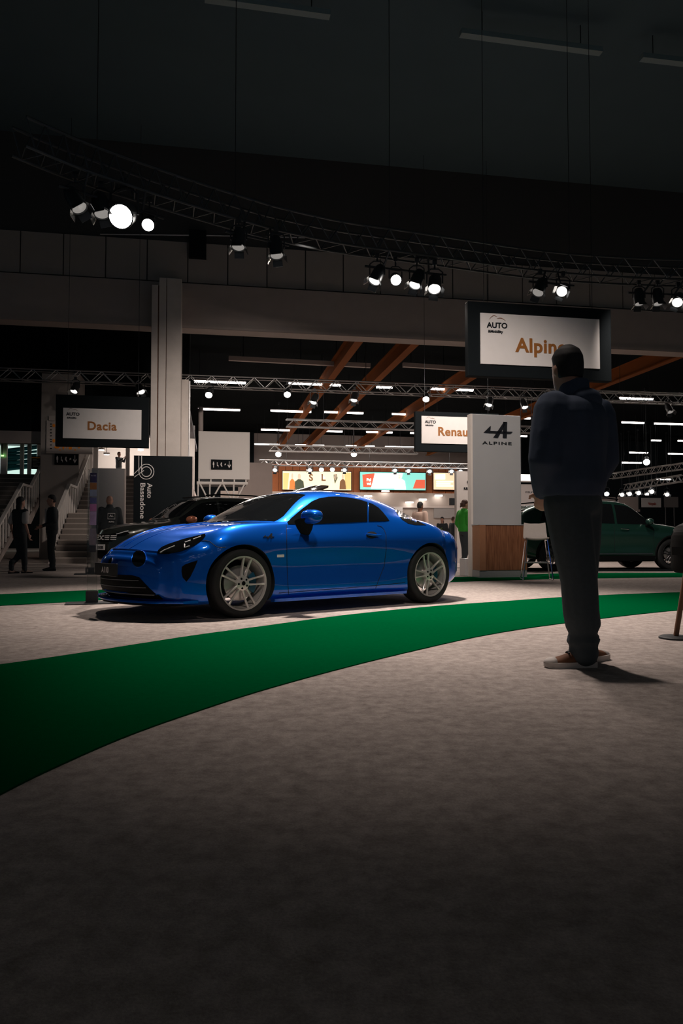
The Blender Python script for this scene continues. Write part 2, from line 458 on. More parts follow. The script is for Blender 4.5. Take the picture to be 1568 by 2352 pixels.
CLZ = [
 [.22, .19, .165, .16, .16, .16, .16, .16, .16, .16, .16, .16, .16, .17, .20, .24, .30],
 [.21, .175, .15, .15, .15, .15, .15, .15, .15, .15, .15, .15, .15, .16, .19, .23, .29],
 [.22, .175, .145, .14, .15, .16, .15, .148, .148, .148, .148, .15, .16, .17, .20, .25, .31],
 [.30, .27, .26, .26, .27, .28, .27, .26, .26, .26, .26, .27, .28, .29, .31, .35, .39],
 [.39, .405, .425, .45, .46, .47, .46, .45, .45, .45, .45, .46, .47, .48, .49, .50, .52],
 [.485, .515, .57, .62, .66, .68, .67, .66, .66, .665, .675, .69, .70, .70, .69, .665, .63],
 [.532, .565, .625, .71, .785, .83, .845, .85, .856, .876, .897, .907, .89, .855, .80, .755, .70],
 [.548, .582, .643, .738, .806, .85, .86, .868, .99, 1.02, 1.015, .985, .935, .885, .825, .775, .715],
 [.556, .590, .652, .748, .816, .857, .875, .905, 1.10, 1.168, 1.14, 1.08, .99, .905, .838, .783, .72],
 [.560, .595, .657, .754, .822, .862, .885, .985, 1.168, 1.226, 1.20, 1.135, 1.035, .925, .848, .79, .725],
 [.562, .597, .659, .757, .825, .866, .893, 1.02, 1.188, 1.25, 1.218, 1.152, 1.045, .93, .85, .793, .728]]
def cbend(x):
    if x > 1.21: return .42*min(1, (x-1.21)/.6)**1.3
    if x < -1.21: return -.44*min(1, (-1.21-x)/.6)**1.3
    return 0.0
M_blue = mat('blue_metallic_paint', (0.003, 0.115, 0.62), 0.38, 0.6, spec=0.0, coat=1.0, noise=0.06, nscale=400, coat_rough=0.02)
mb = MB(); mb.loft(car_shell(CX, CLY, CLZ, cbend, 170, 74, cap_bulge=.062))
body = mb.build('body', [M_blue, M_liner], car, smooth=True)
FW = (1.21, .311); RW = (-1.21, .318)
me = wheel_cut(body, [FW, RW], .352)
me.polygons.foreach_set('use_smooth', [True]*len(me.polygons)); me.set_sharp_from_angle(angle=math.radians(38))
D = Decal(body)
def topray(p): return Vector((p[0], p[1], 3.0)), Vector((0, 0, -1))
def part(mb, name, m, parent=None, **kw):
    if kw.pop('smooth', False): kw['angle'] = 45
    return mb.build(name, m, parent or car, **kw)
# glass
ws = [(1.0, 0.0), (.985, .2), (.93, .4), (.84, .58), (.745, .685), (.62, .66), (.42, .575), (.235, .50), (.27, .3), (.29, 0)]
ws = ws + [(x, -y) for x, y in ws[-2:0:-1]]
part(D.panel(ws, topray, .035, .004), 'windscreen', M_glass, smooth=True)
sw = [(659, 1200), (668, 1191), (690, 1172), (716, 1152), (734, 1144.5), (754, 1141.5), (775, 1141), (800, 1143), (825, 1148), (843, 1153.5), (843, 1198), (800, 1200.5), (760, 1202), (720, 1204), (690, 1205), (662, 1204.5)]
g = D.panel(sw, pxray, 5, .004); part(g, 'side_window', M_glass, smooth=True); part(mirrored(g), 'side_window', M_glass, smooth=True)
qw = [(846, 1154.5), (856, 1158.5), (868, 1166), (878, 1176), (887, 1187), (893.5, 1196), (884, 1197.5), (846, 1198)]
g = D.panel(qw, pxray, 4, .004); part(g, 'quarter_window', M_glass, smooth=True); part(mirrored(g), 'quarter_window', M_glass, smooth=True)
rw = [(-.80, 0), (-.81, .25), (-.86, .44), (-1.0, .50), (-1.2, .50), (-1.42, .46), (-1.52, .40), (-1.56, .2), (-1.57, 0)]
rw = rw + [(x, -y) for x, y in rw[-2:0:-1]]
part(D.panel(rw, topray, .035, .004), 'rear_window', M_glass, smooth=True)
vent = [(904, 1168), (925, 1178.5), (950, 1192), (978, 1206.5), (952, 1206), (936, 1202), (923, 1194), (912, 1181)]
g = D.panel(vent, pxray, 4, .003); part(g, 'rear_vent', M_gloss); part(mirrored(g), 'rear_vent', M_gloss)
# headlamps and driving lamps
hl = [(472.5, 1226.5), (462, 1229), (439, 1234.5), (418, 1240), (400, 1246), (384, 1251.5), (372, 1257), (364, 1264), (361.5, 1270), (365, 1272.5), (376, 1273), (389, 1272), (404, 1269.5), (418, 1266), (432, 1260.5), (446, 1253.5), (457, 1246.5), (466, 1238.5), (472, 1231)]
g = D.panel(hl, pxray, 4, .006); h = part(g, 'headlamp', M_lampglass, smooth=True)
g2 = mirrored(g); h2 = part(g2, 'headlamp', M_lampglass, smooth=True)
M_drl = mat('lamp_chrome_detail', (0.8, 0.8, 0.82), 0.3, 0.2, noise=0.05)
for ln in ([(369, 1269), (385, 1262), (402, 1255)], [(425, 1247), (438, 1242.5)], [(424, 1251), (424, 1259), (436, 1255)], [(444, 1240), (462, 1233)]):
    l = D.line(ln, pxray, 3, .0055, .007); part(l, 'lamp_element', M_drl, h); part(mirrored(l), 'lamp_element', M_drl, h2)
def ell(cx, cy, rx, ry, n=24, rot=0.0):
    return [(cx + rx*math.cos(a)*math.cos(rot) - ry*math.sin(a)*math.sin(rot), cy + rx*math.cos(a)*math.sin(rot) + ry*math.sin(a)*math.cos(rot)) for a in [2*PI*i/n for i in range(n)]]
g = D.panel(ell(319.5, 1283.5, 15.2, 18.4, 28, .25), pxray, 3, .008); dl = part(g, 'driving_lamp', M_lampglass, smooth=True); dl2 = part(mirrored(g), 'driving_lamp', M_lampglass, smooth=True)
l = D.line(ell(319.5, 1283.5, 16.2, 19.4, 36, .25) + [ell(319.5, 1283.5, 16.2, 19.4, 36, .25)[0]], pxray, 3, .0045, .004)
part(l, 'lamp_ring', M_blue, dl); part(mirrored(l), 'lamp_ring', M_blue, dl2)
# lower grille, intakes (front projection)
def frontray(p): return Vector((4.0, p[0], p[1])), Vector((-1, 0, 0))
gr = [(-.62, .185), (.62, .185), (.60, .22), (.50, .32), (.44, .375), (.36, .39), (-.36, .39), (-.44, .375), (-.50, .32), (-.60, .22)]
gp = part(D.panel(gr, frontray, .03, .004), 'lower_grille', M_trim)
for z, w in ((.345, .44), (.285, .51), (.225, .575)):
    part(D.line([(-w, z), (w, z)], frontray, .05, .0045, .007), 'grille_slat', mat('slat_grey', (.35, .35, .36), .3, .7), gp)
si = [(454, 1287), (440, 1291), (424, 1297), (417.5, 1302), (416.5, 1313), (419, 1326), (428, 1336.5), (437, 1325), (446, 1307)]
g = D.panel(si, pxray, 3, .003); part(g, 'side_intake', M_trim); part(mirrored(g), 'side_intake', M_trim)
# splitter lip
mbs = MB(); prof = []
for y in np.linspace(-.80, .80, 33):
    x = 2.115 - .40*y*y - (.10*max(0, abs(y)-.62)/.18)
    prof.append([Vector((x, y, .150)), Vector((x+.006, y, .160)), Vector((x, y, .172)), Vector((x-.14, y, .176)), Vector((x-.14, y, .148))])
mbs.loft(prof); part(mbs, 'front_lip', M_blue, angle=40)
prof = []
for y in np.linspace(-.70, .70, 25):
    x = 2.09 - .40*y*y
    prof.append([Vector((x, y, .128)), Vector((x, y, .150)), Vector((x-.3, y, .150)), Vector((x-.3, y, .128))])
part(MB().loft(prof), 'undertray', M_trim)
# number plate
pl = boxo('number_plate', (2.135, 0, .432), (.012, .52, .115), M_plate, car, bevel=.003)
RY = Matrix.Rotation(PI/2, 3, 'Z')      # lettering faces +x
texto('plate_lettering', 'A110', M_white, pl, (2.143, 0, .405), RY, height=.055, width=.165, bold=.012, depth=.002)
# side details
for nm, ln in (('door_seam', [(657, 1206), (658, 1225), (658.5, 1256), (659, 1300), (661, 1345), (663, 1366)]),
               ('door_seam', [(866, 1207), (876, 1210), (882, 1217), (886, 1228), (886.5, 1262), (882, 1300), (868, 1335), (862, 1352)]),
               ('bonnet_seam', [(463, 1243), (471, 1241.5), (480, 1243), (489, 1250), (497, 1256), (506, 1257.5), (518, 1257)]),
               ('sill_seam', [(640, 1362), (760, 1353), (862, 1345), (930, 1338)])):
    l = D.line(ln, pxray, 4, .0032, 0); part(l, nm, M_seam); part(mirrored(l), nm, M_seam)
g = D.panel(ell(853, 1229, 12.5, 8, 22), pxray, 2.5, .002); hd = part(g, 'door_handle', M_seam); hd2 = part(mirrored(g), 'door_handle', M_seam)
l = D.line([(839, 1228.5), (850, 1229.5), (864, 1231), (875, 1230)], pxray, 3, [.007], .010) if False else None
W_ = []
for p in [(839, 1228), (846, 1229), (856, 1230.2), (866, 1231), (875, 1229.5)]:
    o_, n_ = D.hit(*pxray(p)); W_.append(o_ + n_*.012)
hb = MB().tube(W_, [.006, .012, .013, .011, .005], 10); part(hb, 'handle_bar', M_blue, hd, smooth=True); part(mirrored(hb), 'handle_bar', M_blue, hd2, smooth=True)
# badges
def badge_A(scale):
    """italic A with an arrow crossbar: 2D outline pieces, x right, z up, unit height"""
    return [[(.10, -.02), (.42, -.02), (1.12, 1.02), (.92, 1.02)], [(.86, 1.02), (1.14, 1.02), (1.10, -.02), (.82, -.02)],
            [(-.62, .28), (-.10, .72), (-.14, .40), (1.55, .40), (1.38, .26), (-.16, .26)]]
for pc in badge_A(1):
    q = [(611 + x*12.0, 1237.0 - z*11.5) for x, z in pc]
    part(D.panel(q, pxray, 2, .004), 'wing_badge', M_ink)
q = [(636, 1274), (652, 1273.5), (652, 1279.5), (636, 1280)]; part(D.panel(q, pxray, 2, .003), 'flag_badge', M_signface)
# bonnet creases
for s_ in (1, -1):
    part(D.line([(1.98, s_*.16), (1.75, s_*.20), (1.45, s_*.27), (1.15, s_*.36)], topray, .04, .006, .0), 'bonnet_crease', M_blue, angle=60)
part(D.line([(1.96, 0), (1.6, 0), (1.2, 0), (1.06, 0)], topray, .04, .007, .0), 'bonnet_crease', M_blue, angle=60)
part(D.line([(1.03, .66), (1.06, .45), (1.075, .2), (1.08, 0), (1.075, -.2), (1.06, -.45), (1.03, -.66)], topray, .04, .004, .0), 'bonnet_seam', M_seam)
# nose badge
g = D.panel(ell(0, .505, .035, .035, 20), frontray, .01, .006); part(g, 'nose_badge', M_chrome, smooth=True)
# door mirrors
def mirror_mesh(s):
    m = MB(); rings = []
    c = Vector((.50, .975, .925))
    for t in np.linspace(-1, 1, 15):
        w = math.sqrt(max(0, 1-abs(t)**2.6))
        cx = c + Vector((-.015*t, .112*t, .006*t))
        hx, hz = .092*w + .002, .066*w*(1-.12*t) + .002
        rg = []
        for k in range(20):
            a = 2*PI*k/20; ca, sa = math.cos(a), math.sin(a)
            rg.append(cx + Vector((hx*math.copysign(abs(ca)**.8, ca)*(1.0 if ca > 0 else .65), 0, hz*math.copysign(abs(sa)**.85, sa))))
        rings.append(rg)
    m.loft(rings); return m
mm = mirror_mesh(1); mir = part(mm, 'door_mirror', M_blue, smooth=True); mir2 = part(mirrored(mm), 'door_mirror', M_blue, smooth=True)
arm = MB(); rings = []
base, nb_ = D.hit(*pxray((704, 1233)))
for t, hw, th in ((0, .030, .014), (.3, .065, .022), (.6, .095, .030), (1.0, .115, .034)):
    cpt = base.lerp(Vector((.51, .955, .880)), t) + Vector((0, -.03*(1-t), 0))
    sh = .075*t
    rings.append([cpt + Vector((hw*math.cos(a)+sh, th*math.sin(a)*.8, th*.9*math.sin(a)+.3*hw*math.cos(a)*(1-t))) for a in [2*PI*k/14 for k in range(14)]])
arm.loft(rings); part(arm, 'mirror_arm', M_trim, mir, smooth=True); part(mirrored(arm), 'mirror_arm', M_trim, mir2, smooth=True)
# tail
g = D.panel([(-.62, .30), (.62, .30), (.55, .42), (-.55, .42)], lambda p: (Vector((-4, p[0], p[1])), Vector((1, 0, 0))), .04, .012); part(g, 'rear_diffuser', M_trim)
g = D.panel([(.36, .62), (.66, .63), (.68, .60), (.66, .57), (.36, .58)], lambda p: (Vector((-4, p[0], p[1])), Vector((1, 0, 0))), .02, .006)
M_tail = mat('tail_lamp_red', (.12, .005, .005), .1, coat=1, noise=.1)
part(g, 'tail_lamp', M_tail); part(mirrored(g), 'tail_lamp', M_tail)
# sill blade
prof = []
for x in np.linspace(.86, -.86, 20):
    prof.append([Vector((x, .80, .118)), Vector((x, .862, .122)), Vector((x, .868, .150)), Vector((x, .80, .155))])
sb = MB().loft(prof); part(sb, 'side_sill', M_blue, angle=40); part(mirrored(sb), 'side_sill', M_blue, angle=40)
# wheels : phase measured in the car's x/z plane
for sd in (1, -1):
    build_wheel('wheel', car, (1.21, .885*sd, .311), .311, .2475, sd, math.radians(180-78))
    build_wheel('wheel', car, (-1.21, .885*sd, .318), .320, .2475, sd, math.radians(180-105))
# ================================================================== the hall: structure
def loc_h(u, v, vv):
    """pixel -> hall coordinates (u, v, z) on the plane v = vv"""
    r = ray(u, v); t = (vv - CAMP.dot(HV)) / r.dot(HV); P = CAMP + r*t
    return Vector((P.dot(HU), vv, P.z))
def hall(o):
    o.rotation_euler = (0, 0, HYAW); return o
def hbox(name, u0, u1, v0, v1, z0, z1, m, parent=None, bevel=0.0):
    o = boxo(name, ((u0+u1)/2, (v0+v1)/2, (z0+z1)/2), (u1-u0, v1-v0, z1-z0), m, parent, bevel=bevel)
    if parent is None: hall(o)
    return o

# carpet floor
mfl = bpy.data.materials.new('grey_carpet'); mfl.use_nodes = True; MATS['grey_carpet'] = mfl
nt = mfl.node_tree; b = nt.nodes['Principled BSDF']; b.inputs['Roughness'].default_value = 0.95; b.inputs['Specular IOR Level'].default_value = 0.15
tc = nt.nodes.new('ShaderNodeTexCoord')
def noise_node(scale, detail=4, rough=.6):
    n = nt.nodes.new('ShaderNodeTexNoise'); n.inputs['Scale'].default_value = scale; n.inputs['Detail'].default_value = detail; n.inputs['Roughness'].default_value = rough
    nt.links.new(tc.outputs['Object'], n.inputs['Vector']); return n
n1 = noise_node(14.0, 8, .75); n2 = noise_node(160.0, 3); n3 = noise_node(1.3, 3)
r1 = nt.nodes.new('ShaderNodeValToRGB'); r1.color_ramp.elements[0].position = .3; r1.color_ramp.elements[1].position = .72
r1.color_ramp.elements[0].color = (.25, .212, .193, 1); r1.color_ramp.elements[1].color = (.56, .49, .455, 1)
nt.links.new(n1.outputs['Fac'], r1.inputs[0])
mx = nt.nodes.new('ShaderNodeMix'); mx.data_type = 'RGBA'; mx.blend_type = 'OVERLAY'; mx.inputs[0].default_value = .35
nt.links.new(r1.outputs[0], mx.inputs[6]); nt.links.new(n2.outputs['Fac'], mx.inputs[7])
mx2 = nt.nodes.new('ShaderNodeMix'); mx2.data_type = 'RGBA'; mx2.blend_type = 'OVERLAY'; mx2.inputs[0].default_value = .25
nt.links.new(mx.outputs[2], mx2.inputs[6]); nt.links.new(n3.outputs['Fac'], mx2.inputs[7])
nt.links.new(mx2.outputs[2], b.inputs['Base Color'])
bp = nt.nodes.new('ShaderNodeBump'); bp.inputs['Strength'].default_value = .35; bp.inputs['Distance'].default_value = .006
nt.links.new(n2.outputs['Fac'], bp.inputs['Height']); nt.links.new(bp.outputs['Normal'], b.inputs['Normal'])
struct(boxo('floor', (4, 16, -.1), (110, 124, .2), mfl), 'mottled warm grey exhibition carpet')

M_green = mat('green_carpet', (0.0, 0.082, 0.024), 0.95, noise=0.12, nscale=30, bump=0.4, bscale=180, spec=0.0)
def spline2(pts, n):
    t = np.arange(len(pts)); q = np.linspace(0, len(pts)-1, n)
    return list(zip(hermite(t, [p[0] for p in pts], q), hermite(t, [p[1] for p in pts], q)))
def runner(name, up, lo, n, label, h=.006):
    A = [on_z(u, v) for u, v in up]; B = [on_z(u, v) for u, v in lo]
    A = spline2([(p.x, p.y) for p in A], n); B = spline2([(p.x, p.y) for p in B], n); m = MB(); rings = []
    for (ax, ay), (bx, by) in zip(A, B):
        rings.append([Vector((ax, ay, .0005)), Vector((ax, ay, h)), Vector((bx, by, h)), Vector((bx, by, .0005))])
    m.loft(rings); o = m.build(name, M_green); struct(o, label); return o
runner('trim_1', [(-350, 1572), (0, 1528), (200, 1499), (430, 1463), (620, 1437), (800, 1413), (1000, 1393), (1140, 1383), (1280, 1373), (1400, 1367), (1560, 1361), (1800, 1354)],
       [(-420, 2060), (0, 1828), (160, 1750), (300, 1690), (440, 1640), (600, 1588), (780, 1538), (950, 1496), (1120, 1459), (1290, 1433), (1550, 1403), (1850, 1380)], 60, 'wide green carpet band curving across the floor in front of the blue car')
runner('trim_2', [(-300, 1382), (0, 1366), (215, 1356), (640, 1338), (1050, 1326), (1290, 1317.5), (1540, 1316), (1800, 1316)],
       [(-300, 1411), (0, 1392), (250, 1378), (640, 1353), (1060, 1336.5), (1290, 1330), (1540, 1326.5), (1800, 1325)], 40, 'narrow green carpet band behind the blue car')

# ceilings
M_ceil = mat('dark_ceiling', (0.09, 0.135, 0.155), 0.9, noise=0.06, nscale=1, spec=0.0)
M_ceil2 = mat('dark_hall_ceiling', (0.012, 0.014, 0.015), 0.9, noise=0.15, nscale=1, spec=0.0)
BV = 22.55
struct(hbox('ceiling', -32, 34, -42, BV+.4, 12.8, 13.0, M_ceil), 'high dark ceiling above the stand')
struct(hbox('ceiling', -32, 48, BV+.4, 64, 9.4, 9.6, M_ceil2), 'lower dark ceiling of the hall behind')
# unlit battens high under the ceiling
M_batten = mat('unlit_batten', (0.22, 0.30, 0.31), 0.5, noise=0.05)
def batten(p0, p1, z, label):
    a = on_z(p0[0], p0[1], z); b = on_z(p1[0], p1[1], z); d = (b-a).normalized(); n = Vector((-d.y, d.x, 0))*.09
    m = MB(); m.loft([[p-n-Vector((0, 0, .06)), p+n-Vector((0, 0, .06)), p+n+Vector((0, 0, .06)), p-n+Vector((0, 0, .06))] for p in (a, b)])
    r = empty('batten_lamp', (0, 0, 0)); m.build('lamp_body', M_batten, r)
    for t in (.15, .85):
        q = a.lerp(b, t); tubeo('suspension_cable', [q+Vector((0, 0, .05)), (q.x, q.y, 12.76)], .012, M_dksteel, r, 6)
    tag(r, label, 'ceiling light')
batten((1057, 75), (1380, 118), 12.2, 'long unlit batten lamp high under the dark ceiling, upper right')
batten((470, -6), (757, 34), 12.2, 'long unlit batten lamp at the very top edge of the photo')
batten((1472, 131), (1650, 152), 12.2, 'unlit batten lamp at the right edge below the longest batten')

# cross wall of the hall: panels above a covered beam
zb = loc_h(613, 661, BV).z; zbot = loc_h(760, 772, BV).z; ztop = zb + 1.28
M_panel = mat('beige_wall_panel', (0.36, 0.32, 0.29), 0.8, noise=0.08, nscale=2)
wb = hbox('wall_cross', -32, 34, BV+.06, BV+.36, zb-.3, 12.8, mat('wall_void', (.06, .06, .06), .9, noise=.1)); struct(wb, 'dark cross wall behind the beige panels')
u0 = loc_h(523, 600, BV).x; pit = loc_h(613, 600, BV).x - u0
pm = None
for i in range(-9, 20):
    a = u0 + pit*i
    if -2.05 < a - (loc_h(380, 700, BV).x) < -.3: pass
    o = boxo('wall_panel', (0, 0, 0), (pit-.035, .07, ztop-zb-.04), M_panel, wb) if pm is None else inst(pm, parent=wb)
    pm = pm or o
    o.location = (a + pit/2, BV+.03, (zb+ztop)/2)
# ledge tube above the panels, left
tubeo('ledge_rail', [loc_h(230, 538, BV-.1), loc_h(480, 541, BV-.1), loc_h(700, 546, BV-.1)], .022, M_steel, wb)
boxo('duct', ((loc_h(435, 560, BV).x+loc_h(473, 560, BV).x)/2, BV-.05, ztop-.1), (.52, .25, .85), M_matblack, wb)
hb0 = hbox('trim_3', -32, 34, BV-.02, BV+.5, zb-.05, zb, M_black); struct(hb0, 'dark joint between panels and beam')
# beam wrapped in sagging fabric
M_drape = mat('taupe_fabric', (0.40, 0.345, 0.315), 0.95, noise=0.08, nscale=3, bump=.2, bscale=120)
m = MB(); nu, nz = 150, 16; U = np.linspace(-32, 34, nu); uc = loc_h(415, 700, BV).x
vs = []
for i, u in enumerate(U):
    for j in range(nz+1):
        t = j/nz; z = zb - .05 - (zb-.05-zbot)*t
        x = (u-uc) % 9.0
        zc1 = .15 + .75*(1-math.exp(-x/2.0)); zc2 = .35 + .62*(1-math.exp(-x/1.6))
        d = .05*math.exp(-((t-zc1)/.07)**2)*math.exp(-x/5) + .04*math.exp(-((t-zc2)/.06)**2)*math.exp(-x/4) + .03*(t > .88)
        vs.append((u, BV-.12-d, z))
fs = [(i*(nz+1)+j, (i+1)*(nz+1)+j, (i+1)*(nz+1)+j+1, i*(nz+1)+j+1) for i in range(nu-1) for j in range(nz)]
m.add(vs, fs); m.box((1, BV+.2, zbot+.05), (66, .6, .1)); bo = m.build('wall_beam', M_drape, smooth=False, angle=30); hall(bo); struct(bo, 'deep beam wrapped in taupe fabric')

# pillar
def column():
    r = empty('column', (0, 0, 0), HYAW); vf = BV-.75
    a = loc_h(347, 800, vf).x; b = loc_h(415.5, 800, vf).x; zt = loc_h(380, 655, vf).z; zt2 = loc_h(380, 638, vf).z
    w = b-a
    def bx(n, x0, x1, v0, v1, z0, z1, mm): return boxo(n, ((x0+x1)/2, (v0+v1)/2, (z0+z1)/2), (x1-x0, v1-v0, z1-z0), mm, r, bevel=.01)
    bx('shaft', a, a+w*.21, vf, vf+.8, 0, zt, M_conc); bx('shaft', a+w*.25, a+w*.49, vf, vf+.8, 0, zt2, M_conc); bx('shaft', a+w*.51, b, vf, vf+.8, 0, zt2 - .0, M_conc)
    bx('groove', a+w*.21, a+w*.25, vf+.04, vf+.78, 0, zt, mat('rust_stain', (.16, .085, .055), .9, noise=.3, nscale=5))
    bx('groove', a+w*.49, a+w*.51, vf+.03, vf+.78, 0, zt, mat('rust_stain', (.16, .085, .055), .9))
    c = loc_h(437, 900, vf+.9).x
    bx('pilaster', b-.1, c-.05, vf+.82, vf+1.3, 0, loc_h(430, 873, vf+.9).z, M_conc)
    bx('conduit', c-.045, c+.0, vf+.85, vf+.93, 0, loc_h(430, 875, vf+.9).z, M_steel)
    tag(r, 'tall beige concrete pillar with rusty vertical grooves carrying the beam', 'column')
column()

# right/left outer darkness and the far end of the hall
struct(hbox('wall_left', -32.3, -32, BV, 64, 0, 13, M_matblack)); struct(hbox('wall_right', 48, 48.3, BV, 64, 0, 13, M_matblack))
FV = 60.0
M_wood = mat('glow_tinted_slats', (0.60, 0.19, 0.07), 0.7, noise=0.15, nscale=3)  # orange glow around the screens is put into the slat colour
fw = hbox('wall_back', -32, 48, FV, FV+.3, 0, 9.5, M_taupe); struct(fw, 'far end wall of the hall behind')
UA_, UB_ = loc_h(592, 1100, FV-1).x, loc_h(1052, 1100, FV-1).x
struct(hbox('wall_shade_right', UB_+1.5, 48, FV-.7, FV-.4, 0, 9.4, M_matblack), 'black sheet added to paint the hall dark at far right')  # black sheet added where the far right sinks into darkness
struct(hbox('wall_shade_left', -32, UA_-.3, FV-.7, FV-.4, 0, 9.4, M_matblack), 'black sheet added to paint the hall dark at far left')  # same black sheet, painting the left end dark
# upper far wall with slats behind the screens, orange glow painted in
ua, ub = loc_h(592, 1100, FV-1).x, loc_h(1052, 1100, FV-1).x
zt, zl = loc_h(600, 1064, FV-1).z, loc_h(600, 1131, FV-1).z
n = int((ub-ua)/.55)
sl = None
for i in range(n):
    o = boxo('slat', (0, 0, 0), ((ub-ua)/n-.03, .12, zt-zl), M_wood, fw) if sl is None else inst(sl, parent=fw)
    sl = sl or o; o.location = (ua+(ub-ua)*(i+.5)/n, FV-.9, (zt+zl)/2)
boxo('ledge', ((ua+ub)/2, FV-.6, zl-.15), (ub-ua+2, .9, .3), mat('bright_ledge', (.7, .64, .6), .7, noise=.05), fw)
M_soffit = mat('pale_soffit', (.40, .335, .295), .8, noise=.06)
boxo('soffit_wall', ((ua+ub)/2+2, FV-3.0, 1.55), (ub-ua+6, .2, 5.0 if zl > 5 else 2*zl-3.2), M_soffit, fw) if False else None
lw = hbox('wall_far_low', ua-3, ub+8, FV-5.2, FV-5.0, 0, loc_h(800, 1131, FV-5).z, M_soffit); struct(lw, 'pale low wall below the illuminated screens')
boxo('shutter', (loc_h(1034, 1180, FV-5.4).x, FV-5.25, loc_h(1034, 1178, FV-5.4).z), (2.6, .08, .8), mat('grey_shutter', (.3, .28, .27), .6, noise=.1), lw)
boxo('counter_band', ((ua+ub)/2, FV-5.28, loc_h(900, 1164, FV-5.3).z), (ub-ua, .06, .12), M_taupe, lw)
boxo('white_panel', (loc_h(912, 1170, FV-5.4).x, FV-5.3, loc_h(912, 1170, FV-5.4).z), (.9, .06, .35), M_white, lw)  # plain white panel on the low wall
for (x, y, k) in ((885, 1128.5, 1), (845, 1140, 2), (940, 1154.5, 3), (970.5, 1148, 4), (1007, 1139, 5)):
    p = loc_h(x, y, FV-5.5); dz = p
    r = empty('downlight', HU*p.x + HV*p.y + Vector((0, 0, p.z)), HYAW)
    boxo('diffuser', (0, 0, 0), (.55, .25, .05), M_down, r); boxo('housing', (0, 0.1, .06), (.6, .3, .06), M_white, r)
    tag(r, 'small lit downlight above the far low wall, %s from left' % ['', 'second', 'first', 'third', 'fourth', 'last'][k], 'ceiling light', 'downlights above the far low wall')

# orange roof girders of the hall behind
M_girder = mat('orange_girder', (0.24, 0.075, 0.018), 0.8, spec=.1, noise=0.3, nscale=.4)
def girder(px, py, label, z=7.6, v0=None, h=.55):
    P = on_z(px, py, z); u = P.dot(HU); v = P.dot(HV)
    r = empty('roof_girder', (0, 0, 0), HYAW)
    for nm, (w, z0, z1) in {'lower_flange': (.30, z, z+.05), 'web': (.05, z+.05, z+h), 'upper_flange': (.30, z+h, z+h+.05)}.items():
        boxo(nm, (u, (BV+.6+58)/2, (z0+z1)/2), (w, 58-BV-.6, z1-z0), M_girder, r)
    for k in range(9):
        vv = BV+3+k*4; tubeo('hanger_rod', [(u, vv, z+h+.05), (u, vv, 9.37)], .02, M_dksteel, r, 6)
    tag(r, label, 'girder')
girder(776, 850, 'orange roof girder running away left of centre in the far hall')
girder(966, 779, 'orange roof girder running away right of centre in the far hall')
girder(1090, 866, 'orange roof girder running away behind the tall silver totem')
girder(1345, 905, 'orange roof girder running away behind the standing man')
# cross purlin with pale edge
def purlin(p0, p1, vv, label):
    a, b = loc_h(*p0, vv), loc_h(*p1, vv)
    r = empty('roof_purlin', (0, 0, 0), HYAW)
    MB().loft([[q+Vector((0, -.08, -.09)), q+Vector((0, .08, -.09)), q+Vector((0, .08, .09)), q+Vector((0, -.08, .09))] for q in (a, b)]).build('beam', M_taupe, r)
    for t in (.1, .5, .9):
        q = a.lerp(b, t); tubeo('hanger_rod', [q, (q.x, q.y, 9.37)], .02, M_dksteel, r, 6)
    tag(r, label, 'beam')
purlin((525, 823), (850, 840), 30, 'pale purlin above the straight truss, left length')
purlin((925, 838), (1110, 850), 30, 'pale purlin above the straight truss, right length')


# ---- tube lights of the far hall
ORD = ['first', 'second', 'third', 'fourth', 'fifth', 'sixth', 'seventh', 'eighth', 'ninth', 'tenth']
ROWS = {
 'topmost': [(448, 563, 878), (663, 782, 883), (864, 901, 890), (988, 1088, 895), (1420, 1502, 916)],
 'second': [(457, 550, 941), (622, 714, 945), (745, 775, 947), (797, 834, 949), (900, 953, 952), (1195, 1218, 961), (1426, 1480, 971), (1500, 1572, 974)],
 'third': [(600, 672, 988), (739, 786, 991), (841, 901, 993), (942, 956, 995), (1195, 1210, 1002), (1495, 1518, 1012), (1556, 1580, 1013)],
 'fourth': [(585, 653, 1021), (678, 744, 1023), (794, 860, 1025), (884, 953, 1027), (1442, 1489, 1040), (1532, 1590, 1043)],
 'lowest': [(578, 635, 1046), (656, 715, 1047), (760, 819, 1050), (838, 860, 1050), (871, 896, 1050), (940, 990, 1052), (1015, 1070, 1053), (1427, 1474, 1063), (1506, 1541, 1101)]}
ZL = 7.9
for rn, row in ROWS.items():
    for k, (x0, x1, y) in enumerate(row):
        zz = ZL if y < 1060 else (6.9 if y < 1080 else 5.2)
        P = on_z((x0+x1)/2, y, zz); L = (x1-x0)/F_PX*P.y/math.cos(HYAW)
        r = empty('tube_light', P, HYAW)
        th = .05 + .0006*P.y
        boxo('diffuser', (0, 0, 0), (L, .11, th), M_led, r); boxo('housing', (0, 0, th/2+.03), (L+.04, .14, .05), M_white, r)
        for t in (-.4, .4): tubeo('suspension_cable', [(L*t, 0, th/2+.05), (L*t, 0, 9.37-zz)], .01, M_dksteel, r, 5)
        tag(r, 'lit white tube light in the %s ceiling row, %s from left' % (rn, ORD[k]), 'ceiling light', 'tube lights of the far hall')
